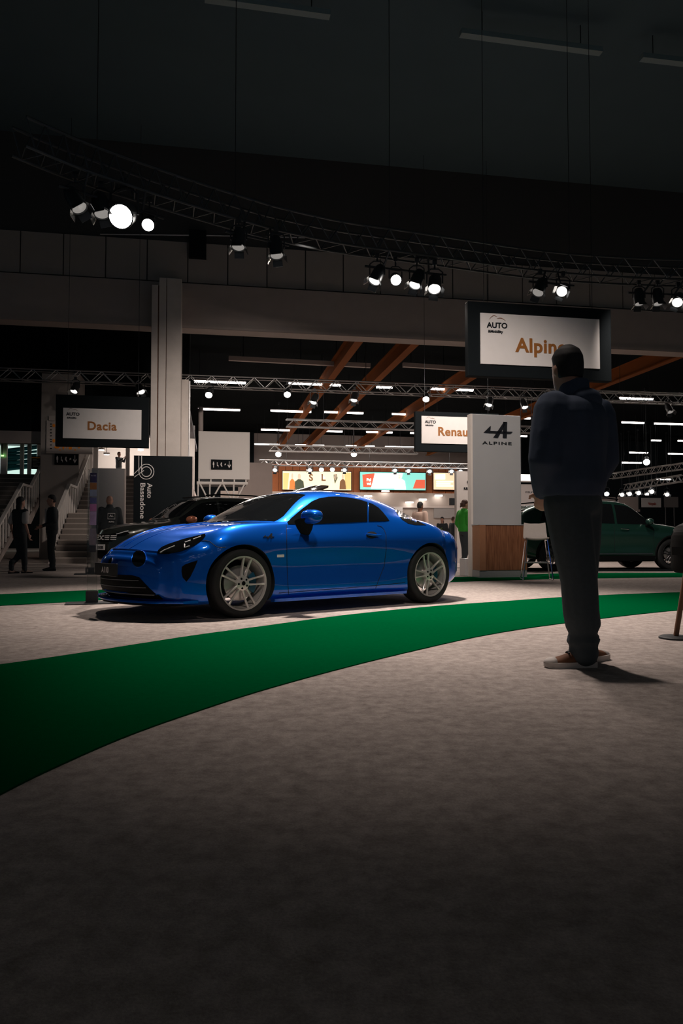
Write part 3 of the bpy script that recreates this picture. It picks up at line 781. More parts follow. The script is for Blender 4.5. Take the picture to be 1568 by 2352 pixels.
for k, (x0, x1, y) in enumerate([(-20, 16, 902), (221, 301, 906)]):
    P = on_z((x0+x1)/2, y, 7.4); L = (x1-x0)/F_PX*P.y
    r = empty('tube_light', P, HYAW); boxo('diffuser', (0, 0, 0), (L, .1, .05), mat('led_dim', (.8, .8, .8), .4, emis=(1, .95, .9), estr=1.6), r); boxo('housing', (0, 0, .05), (L+.04, .14, .05), M_white, r)
    for t in (-.4, .4): tubeo('suspension_cable', [(L*t, 0, .07), (L*t, 0, 1.96)], .01, M_dksteel, r, 5)
    tag(r, ['dim tube light at the left edge below the straight truss', 'dim tube light above the hanging sign on the left'][k], 'ceiling light')
for k, (x, y) in enumerate([(248, 846), (269, 878), (286, 903), (34, 898), (-2, 872)][:4]):
    P = on_z(x, y, 7.6); r = empty('downlight', P, HYAW)
    MB().lathe([(.001, -.05), (.13, -.05), (.13, 0)], 20).build('diffuser', M_down, r); MB().lathe([(.16, -.02), (.17, .02), (.14, .15), (.02, .18)], 20).build('housing', M_white, r, angle=40)
    tubeo('suspension_cable', [(0, 0, .17), (0, 0, 1.8)], .01, M_dksteel, r, 5)
    tag(r, ['round lit downlight level with the straight truss', 'round lit downlight just under the straight truss', 'round lit downlight directly over the left hanging sign', 'round lit downlight near the left edge of the photo'][k], 'ceiling light')

# ------------------------------------------------------------------ stairs and upper floor on the left
ST0, TR, RI, NS = 22.2, .30, .1722, 9
ZU = RI*NS*2; VT = ST0 + TR*NS*2 + 1.2
M_step = mat('stair_stone', (0.20, 0.17, 0.15), 0.8, noise=.15)
M_stepedge = mat('stair_nosing', (0.42, 0.36, 0.32), 0.7, noise=.1)
def stairs(ua, ub, label):
    r = empty('staircase', (0, 0, 0), HYAW); s0 = n0 = None
    z = 0; v = ST0
    for k in range(2*NS):
        if k == NS: v += 1.2
        s = boxo('step', (0, 0, 0), (ub-ua, TR+.02, RI), M_step, r) if s0 is None else inst(s0, parent=r)
        s0 = s0 or s; s.location = ((ua+ub)/2, v+TR/2, z+RI/2)
        e = boxo('nosing', (0, 0, 0), (ub-ua, .05, .03), M_stepedge, r) if n0 is None else inst(n0, parent=r)
        n0 = n0 or e; e.location = ((ua+ub)/2, v+.01, z+RI-.013)
        v += TR; z += RI
    boxo('landing', ((ua+ub)/2, ST0+TR*NS+.6, RI*NS-.1), (ub-ua, 1.2, .2), M_step, r)
    tag(r, label, 'stairs')
stairs(-9.8, -6.12, 'dark stone staircase at the left edge, left of the sign block')
stairs(-4.58, loc_h(338, 1200, 22).x-.15, 'dark stone staircase to the right of the sign block, behind the black banner')
M_rail = mat('white_handrail', (0.72, 0.67, 0.63), 0.5, noise=.05)
def railing(u, label, thin=False):
    r = empty('stair_railing', (0, 0, 0), HYAW)
    a = Vector((u, ST0-.1, .92)); b = Vector((u, ST0+TR*NS, RI*NS+.92)); c = b + Vector((0, 1.2, 0)); d = Vector((u, VT, ZU+.92))
    w = .05 if not thin else .03
    for nm, p, q in (('handrail', a, b), ('handrail', b, c), ('handrail', c, d)):
        MB().loft([[s+Vector((-w, 0, -.04)), s+Vector((w, 0, -.04)), s+Vector((w, 0, .04)), s+Vector((-w, 0, .04))] for s in (p, q)]).build(nm, M_rail, r)
    if not thin:
        for k in range(9):
            t = (k+.5)/9
            for p, q, z0 in ((a, b, -.98), (c, d, -.98)):
                s = p.lerp(q, t); boxo('baluster', (s.x, s.y, s.z-.46), (.04, .09, .9), M_rail, r)
        for k in range(3): s = b.lerp(c, (k+.5)/3); boxo('baluster', (s.x, s.y, s.z-.46), (.04, .12, .9), M_rail, r)
        pts = [(a.y, 0), (b.y, b.z-1.0), (c.y, c.z-1.0), (d.y, d.z-1.0), (d.y, d.z-1.25), (c.y, c.z-1.25), (b.y+.1, b.z-1.25), (a.y+.35, 0)]
        MB().prism(pts, lambda p: Vector((u-.03, p[0], max(p[1], 0))), lambda p: Vector((u+.03, p[0], max(p[1], 0)))).build('stringer', M_taupe, r)
    else:
        for k in range(5):
            s = a.lerp(b, (k+.5)/5); tubeo('baluster', [s, s-Vector((0, 0, .95))], .02, M_rail, r); s = c.lerp(d, (k+.5)/5); tubeo('baluster', [s, s-Vector((0, 0, .95))], .02, M_rail, r)
    tag(r, label, 'railing')
railing(-6.08, 'white stair railing on the left side of the sign block')
railing(-4.62, 'white stair railing on the right side of the sign block')
railing(-8.1, 'thin white stair railing at the far left edge', True)
railing(-1.9, 'white stair railing beside the black banner', True)
# sign block between the flights
VB = 27.2
bl = hbox('wall_block', -6.02, -4.72, VB, VB+3, 0, 6.6, mat('plaster_grey', (.42, .38, .35), .85, noise=.08, nscale=2)); struct(bl, 'plastered block wall between the two stairs')
def panel_px(name, x0, y0, x1, y1, v, m, parent=None, th=.05):
    a, b = loc_h(x0, y1, v), loc_h(x1, y0, v)
    o = boxo(name, ((a.x+b.x)/2, v+th/2, (a.z+b.z)/2), (b.x-a.x, th, b.z-a.z), m, parent)
    if parent is None: hall(o)
    return o
sg = empty('notice_board', (0, 0, 0), HYAW)
panel_px('board', 106, 968, 213, 1041, VB-.12, mat('board_grey', (.50, .45, .42), .6, noise=.06), sg, .1)
panel_px('board_top', 112, 955, 126, 968, VB-.12, mat('board_grey', (.5, .45, .42)), sg, .1)
M_or = mat('orange_sticker', (.95, .30, .02), .5, noise=.1)
for k, (x, y, rx, ry) in enumerate([(130, 1027, 6, 3), (137, 1024, 3.5, 2), (137, 1033, 2.6, 1.3), (145, 1028, 2, 4.5), (152, 1028, 1, 2), (161, 1029, 4, 4), (168, 1024, 5, 2.2), (172, 1033, 2.6, 1.3), (181, 1027, 2, 3), (123, 977, 3, 4), (123, 1012, 3, 4.5)]):
    p = loc_h(x, y, VB-.17); sx = rx*p.y/F_PX*.95; sz = ry*p.y/F_PX*.95
    MB().prism([(sx*math.cos(a), sz*math.sin(a)) for a in [2*PI*i/9+.3*k for i in range(9)]], lambda q: Vector((p.x+q[0], VB-.14, p.z+q[1])), lambda q: Vector((p.x+q[0], VB-.118, p.z+q[1]))).build('orange_mark', M_or, sg)
for k, y in enumerate((974, 979, 987, 994, 1001, 1009, 1014, 1022, 1030)):
    panel_px('dark_mark', 115.5, y-1.2, 118.5, y+1.2, VB-.14, M_ink, sg, .02)
tag(sg, 'pale notice board with orange marks on the block between the stairs', 'notice board')
def wc_sign(x0, y0, x1, y1, v, label):
    r = empty('direction_sign', (0, 0, 0), HYAW)
    panel_px('plate', x0, y0, x1, y1, v, M_matblack, r, .05)
    w = x1-x0; h = y1-y0; cy = (y0+y1)/2
    def P(x, y): q = loc_h(x, y, v); return q
    def prism(name, pts): MB().prism(pts, lambda q: P(*q)+Vector((0, -.012, 0)), lambda q: P(*q)+Vector((0, .01, 0))).build(name, M_white, r)
    X = lambda t: x0+w*t
    for t in (.12,):   # standing figure
        prism('pictogram', [(X(t)-w*.02, cy-h*.30), (X(t)+w*.02, cy-h*.30), (X(t)+w*.02, cy-h*.2), (X(t)+w*.035, cy-h*.15), (X(t)+w*.035, cy+.05*h), (X(t)+w*.02, cy+.05*h), (X(t)+w*.015, cy+.32*h), (X(t)-w*.015, cy+.32*h), (X(t)-w*.02, cy+.05*h), (X(t)-w*.035, cy+.05*h), (X(t)-w*.035, cy-.15*h), (X(t)-w*.02, cy-.2*h)])
    t = .30; prism('pictogram', [(X(t)-w*.025, cy-h*.22), (X(t)+w*.01, cy-h*.22), (X(t)+w*.005, cy+h*.05), (X(t)+w*.05, cy+h*.05), (X(t)+w*.05, cy+h*.28), (X(t)+w*.03, cy+h*.28), (X(t)+w*.03, cy+h*.15), (X(t)-w*.02, cy+h*.15)])
    t = .48; prism('pictogram', [(X(t)-w*.04, cy+h*.0), (X(t)-w*.01, cy-h*.2), (X(t)+w*.04, cy-h*.2), (X(t)+w*.02, cy+h*.0), (X(t)+w*.06, cy+h*.2), (X(t)+w*.03, cy+h*.25), (X(t)-w*.02, cy+h*.1)])
    t = .66; prism('pictogram', [(X(t)-w*.02, cy-h*.05), (X(t)+w*.04, cy-h*.12), (X(t)+w*.04, cy+h*.08), (X(t)+w*.02, cy+h*.02), (X(t)-w*.02, cy+h*.1)])
    t = .86; prism('arrow_pictogram', [(X(t)-w*.012, cy-h*.34), (X(t)+w*.012, cy-h*.34), (X(t)+w*.012, cy+h*.16), (X(t)+w*.06, cy-h*.02), (X(t)+w*.075, cy+h*.08), (X(t), cy+h*.38), (X(t)-w*.075, cy+h*.08), (X(t)-w*.06, cy-h*.02), (X(t)-w*.012, cy+h*.16)])
    tag(r, label, 'sign')
wc_sign(125, 1042, 179.5, 1067, VB-.06, 'black toilet sign with down arrow on the block between the stairs')
# upper floor
UR = loc_h(436, 1000, 29).x
struct(hbox('floor_upper', -12, UR, VT, 42, ZU-.25, ZU, M_taupe), 'upper floor slab behind the stairs')
struct(hbox('trim_4', -14, -5.9, VB+1.0, VB+1.3, loc_h(50, 1018, VB+1).z, loc_h(50, 990, VB+1).z, M_taupe), 'beige fascia over the upper doors')
struct(hbox('trim_5', -14, UR, VB+1.0, VB+1.4, loc_h(50, 990, VB+1).z, 9.4, M_matblack), 'dark wall above the fascia')
M_white2 = mat('bright_white_wall', (.82, .78, .74), .7, noise=.03)
struct(hbox('wall_upper_back', -7.4, UR, 36.5, 36.7, ZU, ZU+3.2, M_white2), 'white back wall of the upper corridor')
struct(hbox('ceiling_upper', -12, UR, VB+1.4, 42, ZU+2.55, ZU+2.7, mat('upper_ceiling', (.10, .10, .11), .8, noise=.1)), 'dark ceiling of the upper corridor')
# door posts on the upper floor
def post(x0, x1, v, label, y0=1018, y1=1090):
    a = loc_h(x0, y1, v).x; b = loc_h(x1, y1, v).x
    o = hbox('door_post', a, b, v, v+.12, ZU, ZU+2.5, M_white); tag(o, label, 'post'); return o
post(45, 53, VT+.8, 'pale door post at the upper glazing, left one'); post(62, 70, VT+.8, 'pale door post at the upper glazing, right one')
post(213, 224, VT+.7, 'pale door post above the right stairs, left one'); post(288, 297, VT+.7, 'pale door post above the right stairs, right one')
post(0, 15, VT+.7, 'broad pale door post at the left edge of the upper floor')
struct(hbox('wall_upper_left', loc_h(84, 1090, VT+2).x, -6.0, VT+2, VT+2.1, ZU, ZU+2.1, M_white), 'white partition behind the notice on the upper floor')
nb = empty('wall_notice', (0, 0, 0), HYAW)
panel_px('panel', 72, 1048, 92.5, 1077, VT+1.6, M_black, nb, .04); panel_px('header', 73, 1050, 91.5, 1052, VT+1.58, M_or, nb, .02)
for k in range(6): panel_px('text_line', 75, 1055+k*3.2, 84+4*(k % 3), 1055.8+k*3.2, VT+1.585, mat('grey_print', (.4, .38, .36), .6), nb, .01)
tag(nb, 'black notice with an orange header hanging on the upper floor', 'notice')
# glazing with the teal roof beyond
M_pane = mat('window_pane', (.9, .95, .95), .02, trans=1.0, ior=1.05, noise=.01)
w1 = hbox('window_1', loc_h(15, 1090, VT+.9).x, loc_h(46, 1090, VT+.9).x, VT+.9, VT+.92, ZU, ZU+2.2, M_pane); struct(w1, 'clear glazing of the upper floor, left pane')
w2 = hbox('window_2', loc_h(70, 1090, VT+.9).x, loc_h(84, 1090, VT+.9).x, VT+.9, VT+.92, ZU, ZU+2.2, M_pane); struct(w2, 'clear glazing of the upper floor, right pane')
M_teal = mat('teal_steel', (.01, .20, .25), .5, noise=.1); M_wallglow = mat('glowing_wall', (.8, .9, .85), .6, emis=(.75, .95, .85), estr=.9)  # light of the hall beyond is put in as glow of its wall
struct(hbox('wall_beyond', -16, -7.5, 41, 41.2, ZU, ZU+3.0, M_wallglow), 'wall of the hall beyond the glazing, brightness added as glow')
for k in range(7):
    y = 1030+k*7; a = loc_h(8, y+6, 40); b = loc_h(95, y-4+3*(k % 3), 40)
    o = MB().tube([a, b], .07 if k % 2 else .11, 8).build('roof_beam', M_teal); hall(o); tag(o, 'teal steel roof beam beyond the upper glazing, %s from top' % ORD[k], 'beam', 'teal beams beyond the glazing')
ex = empty('exit_sign', (0, 0, 0), HYAW); panel_px('lit_face', 2.5, 1045, 8.5, 1048.5, VT+.6, mat('green_lit', (.2, .9, .2), .5, emis=(.35, 1, .25), estr=2.5), ex, .03); panel_px('case', 1.5, 1048.5, 9.5, 1050, VT+.6, M_white, ex, .05)
qx = loc_h(5, 1045, VT+.6); tubeo('stem', [(qx.x, VT+.615, qx.z), (qx.x, VT+.615, ZU+2.55)], .012, M_dksteel, ex, 6)
tag(ex, 'small green lit exit sign at the left edge', 'sign')
# downlights upstairs
for k, (x, y) in enumerate([(233, 1032.5), (245, 1043), (323, 1033.5)]):
    p = loc_h(x, y, 32+k*1.2); P = HU*p.x + HV*p.y + Vector((0, 0, p.z)); r = empty('downlight', P, HYAW)
    MB().lathe([(.001, -.03), (.11, -.03), (.11, 0)], 16).build('diffuser', M_down, r); MB().lathe([(.13, -.02), (.14, .06), (.01, .08)], 16).build('housing', M_white, r, angle=40)
    tubeo('stem', [(0, 0, .07), (0, 0, ZU+2.55-p.z-.005)], .012, M_dksteel, r, 6)
    tag(r, ['round downlight of the upper corridor, leftmost', 'round downlight of the upper corridor, lower middle', 'round downlight of the upper corridor beside the pillar'][k], 'ceiling light')
# ================================================================== trusses
def truss_straight(p0, p1, vv, s, label, mt=M_steel, r=.025, n=None, fine=True):
    """box truss between two pixels on the hall plane vv (pixel marks the top front chord)"""
    a = loc_h(*p0, vv); b = loc_h(*p1, vv); z = (a.z+b.z)/2; L = b.x-a.x
    root = empty('lighting_truss', HU*a.x + HV*vv + Vector((0, 0, z-s)), HYAW)
    for dy in (0, s):
        for dz in (0, s):
            tubeo('chord', [(0, dy, dz), (L, dy, dz)], r, mt, root)
    n = n or max(4, int(round(L/s/1.0))); n += n % 2; p = L/n
    if fine:
        up = tubeo('brace', [(0, 0, 0), (p, 0, s)], r*.55, mt, root, 6); dn = tubeo('brace', [(0, 0, s), (p, 0, 0)], r*.55, mt, root, 6)
        bt = tubeo('brace', [(0, 0, 0), (p, s, 0)], r*.55, mt, root, 6)
        for i in range(n):
            src = up if i % 2 == 0 else dn
            if i > 1: inst(src, (p*i, 0, 0), parent=root)
            inst(src, (p*i, s, 0), parent=root)
            if i % 2 == 0 and i: inst(bt, (p*i, 0, 0), parent=root)
        dn.location = (p, 0, 0)
    else:
        m = MB()
        for i in range(n):
            for dy in (0, s): m.tube([(p*i, dy, 0 if i % 2 == 0 else s), (p*(i+1), dy, s if i % 2 == 0 else 0)], r*.6, 5)
        o = m.build('bracing', mt, root); o['kind'] = 'stuff'
    for t in (.12, .5, .88):
        tubeo('hanging_chain', [(L*t, s/2, s), (L*t, s/2, 9.37-(z-s))], .010, M_dksteel, root, 6)
    tag(root, label, 'truss'); return root
truss_straight((-60, 842), (1600, 906), 25.2, .36, 'long straight aluminium truss crossing behind the pillar')
truss_straight((658, 958), (1330, 985), 34, .34, 'short aluminium truss below the second row of tube lights', n=40)
truss_straight((618, 1019), (960, 1031), 43, .36, 'distant aluminium truss in front of the fourth tube row', r=.03, fine=False)
truss_straight((596, 1056), (1090, 1066), 52, .36, 'most distant aluminium truss just above the screens', r=.035, fine=False)
# distant right trusses, running away
def truss_dir(pa, za, pb, zb_, s, label):
    a = on_z(*pa, za); b = on_z(*pb, zb_); root = empty('lighting_truss', a); d = b-a; L = d.length; t = d.normalized(); w = Vector((-t.y, t.x, 0)).normalized()*s
    for q in (Vector((0, 0, 0)), w, Vector((0, 0, s)), w+Vector((0, 0, s))): tubeo('chord', [q, q+d], .03, M_steel, root)
    m = MB(); n = int(L/s)
    for i in range(n):
        for q in (Vector((0, 0, 0)), w): m.tube([q+d*(i/n)+Vector((0, 0, s*(i % 2))), q+d*((i+1)/n)+Vector((0, 0, s*((i+1) % 2)))], .016, 5)
    o = m.build('bracing', M_steel, root); o['kind'] = 'stuff'
    for k in (.2, .8):
        q = d*k + w*.5; tubeo('hanging_chain', [q+Vector((0, 0, s)), q+Vector((0, 0, 9.37-a.z))], .012, M_dksteel, root, 6)
    tag(root, label, 'truss')
truss_dir((1395, 1100), 5.2, (1575, 1076), 5.2, .4, 'distant truss at the right, upper of the two slanting ones')
truss_dir((1432, 1126), 4.2, (1565, 1105), 4.2, .4, 'distant truss at the right, lower of the two slanting ones')

# curved black truss above the stand
def curved_truss():
    TZ = 6.7; S = .42
    top = [(60, 268), (160, 313), (247, 347), (354, 385), (457, 420), (564, 454), (658, 481), (796, 511), (920, 529), (1060, 550), (1200, 571), (1330, 585), (1479, 594), (1640, 600)]
    P = [on_z(u, v, TZ) for u, v in top]; xy = spline2([(p.x, p.y) for p in P], 61)
    root = empty('curved_truss', (xy[0][0], xy[0][1], TZ-S)); O = Vector(root.location)
    C = [Vector((x, y, TZ)) - O for x, y in xy]
    Nn = []
    for i in range(len(C)):
        t = (C[min(i+1, len(C)-1)] - C[max(i-1, 0)]).normalized(); Nn.append(Vector((-t.y, t.x, 0)))
    ch = {}
    mt = mat('black_truss_tube', (.10, .11, .115), .38, .7, noise=.1)
    for k, (w, h) in enumerate(((0, 0), (S, 0), (0, -S), (S, -S))):
        ch[k] = [c + n*w + Vector((0, 0, h)) for c, n in zip(C, Nn)]
        tubeo('chord', ch[k], .025, mt, root)
    for i in range(60):
        a, b = (0, 2) if i % 2 == 0 else (2, 0)
        tubeo('brace', [ch[a][i], ch[b][i+1]], .012, mt, root, 5)
        a, b = (1, 3) if i % 2 == 0 else (3, 1)
        tubeo('brace', [ch[a][i], ch[b][i+1]], .012, mt, root, 5)
        a, b = (2, 3) if i % 2 == 0 else (3, 2)
        tubeo('brace', [ch[a][i], ch[b][i+1]], .010, mt, root, 5)
    for i in (8, 22, 36, 50): tubeo('hanging_chain', [ch[0][i], ch[0][i]+Vector((0, 0, 12.77-TZ))], .007, M_dksteel, root, 6)
    tag(root, 'black curved lighting truss sweeping over the stand', 'truss')
    return [q + O for q in ch[2]], S
curve_pts, CS = curved_truss()

# ================================================================== stage lamps
M_can = mat('lamp_can_black', (.055, .06, .065), .35, .5, noise=.15)
M_canin = mat('lamp_reflector', (.7, .68, .65), .2, .9, noise=.05)
def stage_lamp(P, aim, top, label, lit=0, k=1.0, group=None, cat='spotlight'):
    """P centre of can, aim = direction vector, top = z of the pipe it hangs from"""
    r = empty('stage_spotlight', P)
    aim = Vector(aim).normalized(); R = Vector((0, 0, -1)).rotation_difference(aim).to_matrix()
    m = MB(); m.lathe([(.03*k, .20*k), (.075*k, .19*k), (.10*k, .12*k), (.105*k, .0), (.105*k, -.13*k), (.112*k, -.13*k), (.112*k, -.15*k), (.10*k, -.15*k), (.098*k, -.08*k)], 24, R=R, caps=False); m.build('can', M_can, r, angle=35)
    m = MB(); m.lathe([(.001, -.118*k), (.07*k, -.122*k), (.098*k, -.128*k)], 24, R=R); m.build('lens', {0: M_lensdim, 1: M_lens, 2: M_lensmid}[lit], r, smooth=True)
    m = MB()
    for s in (-1, 1): m.box(R @ Vector((s*.118*k, 0, -.15*k)), (.012*k, .16*k, .1*k), R)
    m.build('barn_door', M_canin if lit else M_can, r) if False else None
    a = Vector((.125*k, 0, 0)); top_l = top - P[2]
    m = MB(); m.tube([a, a+Vector((0, 0, .19*k)), Vector((.06*k, 0, .24*k)), Vector((-.06*k, 0, .24*k)), -a+Vector((0, 0, .19*k)), -a], .012*k, 6); m.build('yoke', M_can, r, angle=40)
    m = MB(); m.tube([(0, 0, .24*k), (0, 0, max(.3*k, top_l))], .016*k, 8); m.build('clamp_stem', M_can, r, angle=40)
    m = MB(); m.box((0, 0, max(.3*k, top_l)-.03), (.07*k, .05*k, .09*k)); m.build('clamp', M_can, r)
    for s in ((0, 1, 2, 3) if lit != 1 else ()):
        e = Matrix.Rotation(PI/2*s, 3, 'Z'); q = R @ (e @ Vector((.128*k, 0, -.19*k))); rr = R @ e @ Matrix.Rotation(-.5, 3, 'Y')
        MB().box(q, (.004, .15*k, .10*k), rr).build('barn_door', M_can if s != 2 else M_canin, r)
    tag(r, label, cat, group); return r
M_lensmid = mat('lamp_lens_half', (.8, .8, .8), .15, emis=(1, .95, .9), estr=1.4)
TZB = 6.28
def px_lamp(x, y, z): return on_z(x, y, z)
LAMPS = [ # px, py, aim, lit, k, label
 (172, 460, (.5, -.2, -.8), 0, 1.15, 'stage spotlight leftmost of the four at the left end of the curved truss'),
 (232, 473, (.2, -.3, -.9), 0, 1.15, 'stage spotlight second of the four at the left end of the curved truss'),
 (285, 493, (.05, -.85, -.5), 1, 1.75, 'large glaring stage spotlight facing the camera at upper left'),
 (343, 512, (.05, -.8, -.6), 1, .95, 'bright stage spotlight just right of the large glaring one'),
 (548, 551, (.0, -.3, -.95), 0, 1.1, 'stage spotlight left one of the pair below the middle of the curved truss'),
 (634, 570, (.1, -.3, -.95), 0, 1.15, 'stage spotlight right one of the pair below the middle of the curved truss'),
 (866, 632, (-.35, -.35, -.8), 2, 1.15, 'stage spotlight tilted left at the left end of the group of four'),
 (908, 640, (0, -.85, -.5), 1, 1.0, 'glaring stage spotlight in the group of four at centre'),
 (957, 642, (-.3, -.4, -.8), 2, 1.15, 'stage spotlight right of the glaring one in the group of four'),
 (998, 652, (-.1, -.55, -.75), 2, 1.25, 'stage spotlight with open barn doors at the right end of the group of four'),
 (1240, 660, (-.4, -.4, -.8), 0, 1.15, 'stage spotlight left one of the pair above the large hanging sign'),
 (1293, 665, (-.4, -.7, -.5), 2, 1.1, 'stage spotlight right one of the pair above the large hanging sign'),
 (1467, 684, (0, -.2, -1), 0, 1.05, 'stage spotlight leftmost of the three near the right edge'),
 (1510, 684, (0, -.25, -1), 0, 1.05, 'stage spotlight middle of the three near the right edge'),
 (1557, 688, (-.4, -.6, -.6), 2, 1.1, 'stage spotlight at the right edge of the photo')]
pos = []
for (x, y, aim, lit, k, lb) in LAMPS:
    # hang below the nearest lower chord of the curved truss
    best = None
    for z in np.linspace(5.1, 5.9, 17):
        P = on_z(x, y, z); d = min((Vector((q.x, q.y, 0)) - Vector((P.x, P.y-.2, 0))).length for q in curve_pts)
        if best is None or d < best[0]: best = (d, P)
    P = best[1]; pos.append(P)
    stage_lamp(P, aim, 6.26, lb, lit, k)
def pipe(i0, i1, label):
    a, b = pos[i0], pos[i1]; e = (b-a).normalized()*.25; e.z = 0
    r = empty('lamp_pipe', (a.x, a.y, 6.0)); O = Vector(r.location)
    tubeo('bar', [Vector((a.x, a.y, 6.0))-e-O, Vector((b.x, b.y, 6.0))+e-O], .025, M_can, r)
    for t in (.1, .9):
        q = a.lerp(b, t); q.z = 6.0; c = min(curve_pts, key=lambda w: (w-q).length); tubeo('clamp_arm', [q-O, c-O], .02, M_can, r)
    tag(r, label, 'pipe')
pipe(0, 3, 'black pipe carrying the four lamps at upper left'); pipe(4, 5, 'black pipe carrying the pair of lamps below the middle of the truss'); pipe(6, 9, 'black pipe carrying the group of four lamps at centre')
pipe(10, 11, 'black pipe carrying the pair of lamps above the large sign'); pipe(12, 14, 'black pipe carrying the three lamps at the right edge')
# lamps on the straight truss
MID = [(173, 891, 2, 'spotlight under the straight truss above the left hanging sign'), (322, 893, 2, 'spotlight under the straight truss just left of the pillar'),
       (480, 902, 1, 'lit spotlight under the straight truss, first right of the pillar'), (660, 901, 1, 'lit spotlight under the straight truss, second right of the pillar'),
       (722, 917, 2, 'spotlight under the straight truss, third right of the pillar'), (814, 912, 2, 'spotlight under the straight truss, fourth right of the pillar'),
       (978, 912, 1, 'lit spotlight under the straight truss above the middle hanging sign'), (1124, 923, 2, 'spotlight under the straight truss above the silver totem'),
       (1203, 928, 2, 'spotlight under the straight truss left of the standing man'), (1536, 939, 0, 'spotlight under the straight truss right of the standing man')]
for (x, y, lit, lb) in MID:
    p = loc_h(x, y, 25.2); zt = loc_h(x, y, 25.2); tz = loc_h(x, 842+(x+60)*.03855, 25.2).z - .36
    P = HU*p.x + HV*p.y + Vector((0, 0, p.z)); d = CAMP-P
    aim = Vector((.1*math.sin(x), -.75, -.65)) if lit == 1 else Vector((.4*math.sin(x), -.5, -.75))
    stage_lamp(P, aim, loc_h(784, 842+844*.03855, 25.2).z-.33, lb, lit, 1.15)
FAR = [(640, 1040), (812, 1040), (616, 1076), (632, 1077), (711, 1077), (738, 1076), (763, 1076), (791, 1077), (906, 1078), (937, 1079), (986, 1080), (1036, 1080), (1056, 1080)]
for k, (x, y) in enumerate(FAR):
    v = 46 if y < 1050 else 52.18; p = loc_h(x, y, v); P = HU*p.x + HV*p.y + Vector((0, 0, p.z))
    top = 9.37 if y < 1050 else loc_h(x, 1062, 52).z-.2
    stage_lamp(P, (.05*math.sin(x), -.85, -.5), top, ('bright distant spotlight, %s of the two above the screens' % ['left', 'right'][k]) if k < 2 else 'small distant spotlight on the farthest truss, %s from left' % (ORD+['eleventh'])[k-2], 1 if k < 2 or k in (5, 6) else 2, 1.8 if k < 2 else 1.6, 'small spotlights on the farthest truss' if k > 1 else None)
for k, (x, y) in enumerate([(1484, 1058), (1393, 1132), (1428, 1134), (1445, 1132), (1466, 1130), (1486, 1133.5), (1496, 1126.5), (1531, 1133.5)]):
    z = 5.2 if k == 0 else 4.4; P = on_z(x, y, z)
    stage_lamp(P, (-.3, -.8, -.4), 9.37, 'bright distant spotlight at the right below the tube lights' if k == 0 else 'small distant spotlight above the green car, %s from left' % ORD[k-1], 1 if k < 2 else 2, 1.8, None if k == 0 else 'small spotlights above the green car')

# ================================================================== hanging signs
def swoosh(P, sc, parent, root_v):
    pts0 = []; n = 14
    def arc(x0, z0, x1, z1, bow, w0, name, m):
        top = []; bot = []
        for i in range(n+1):
            t = i/n; x = x0+(x1-x0)*t; z = z0+(z1-z0)*t+bow*math.sin(PI*t); w = w0*math.sin(PI*min(1, max(0, .08+.84*t)))
            top.append((x, z+w)); bot.append((x, z-w))
        poly = top + bot[::-1]
        MB().prism(poly, lambda q: P+Vector((q[0]*sc, -.006, q[1]*sc)), lambda q: P+Vector((q[0]*sc, .004, q[1]*sc))).build(name, m, parent)
    arc(-.52, .42, .02, .58, .16, .018, 'swoosh', mat('brown_print', (.25, .09, .04), .5)); arc(0, .48, .60, .36, .10, .022, 'swoosh', mat('brown_print', (.25, .09, .04), .5))
def hanging_sign(vv, face, frame, word, wpx, wpy, label, logo_px, top_z):
    """face/frame: x0,y0,x1,y1 pixels of the left edge top, right edge bottom measured on plane vv"""
    r = empty('hanging_sign', (0, 0, 0), HYAW)
    a = loc_h(face[0], face[3], vv); b = loc_h(face[0], face[1], vv); c = loc_h(face[2], face[1], vv)
    fa = loc_h(frame[0], frame[3], vv); fb = loc_h(frame[0], frame[1], vv); fc = loc_h(frame[2], frame[1], vv)
    boxo('frame', ((fa.x+fc.x)/2, vv+.11, (fa.z+fb.z)/2), (fc.x-fa.x, .16, fb.z-fa.z), M_matblack, r, bevel=.01)
    boxo('face', ((a.x+c.x)/2, vv+.015, (a.z+b.z)/2), (c.x-a.x, .02, b.z-a.z), M_signface, r)
    p0, p1 = loc_h(wpx[0], wpy, vv), loc_h(wpx[1], wpy, vv); H = (b.z-a.z)
    texto('lettering', word, M_orange, r, ((p0.x+p1.x)/2, vv+.004, p0.z), None, width=p1.x-p0.x, bold=.028, depth=.006, spacing=1.07)
    q = loc_h(*logo_px, vv); k = H*.26
    texto('logo_lettering', 'AUTO', M_ink, r, (q.x, vv+.004, q.z-k*.2), None, height=k*.42, bold=.03, depth=.005)
    texto('logo_lettering', '&Mobility', M_ink, r, (q.x-k*.12, vv+.004, q.z-k*.58), None, height=k*.22, bold=.03, depth=.005)
    swoosh(Vector((q.x, vv+.004, q.z-k*.05)), k*1.15, r, vv)
    for t in (.12, .88):
        x = fa.x+(fc.x-fa.x)*t; tubeo('suspension_wire', [(x, vv+.11, fb.z), (x, vv+.11, top_z-.03)], .006, M_dksteel, r, 6)
    tag(r, label, 'hanging sign'); return r
hanging_sign(12.66, (1104, 718, 1376, 835), (1076, 690, 1404, 862), 'Alpine', (1183, 1300), 807, 'large black hanging sign reading Alpine above the standing man', (1141, 747), 12.8)
hanging_sign(21.4, (144, 936.5, 325, 1006), (126, 905, 342, 1024), 'Dacia', (201, 268), 987, 'black hanging sign reading Dacia left of the pillar', (167, 951), 12.8)
hanging_sign(21.6, (968, 955, 1128, 1018), (954, 944, 1146, 1036), 'Renault', (1006, 1092), 1000, 'black hanging sign reading Renault behind the silver totem', (988, 969), 12.8)

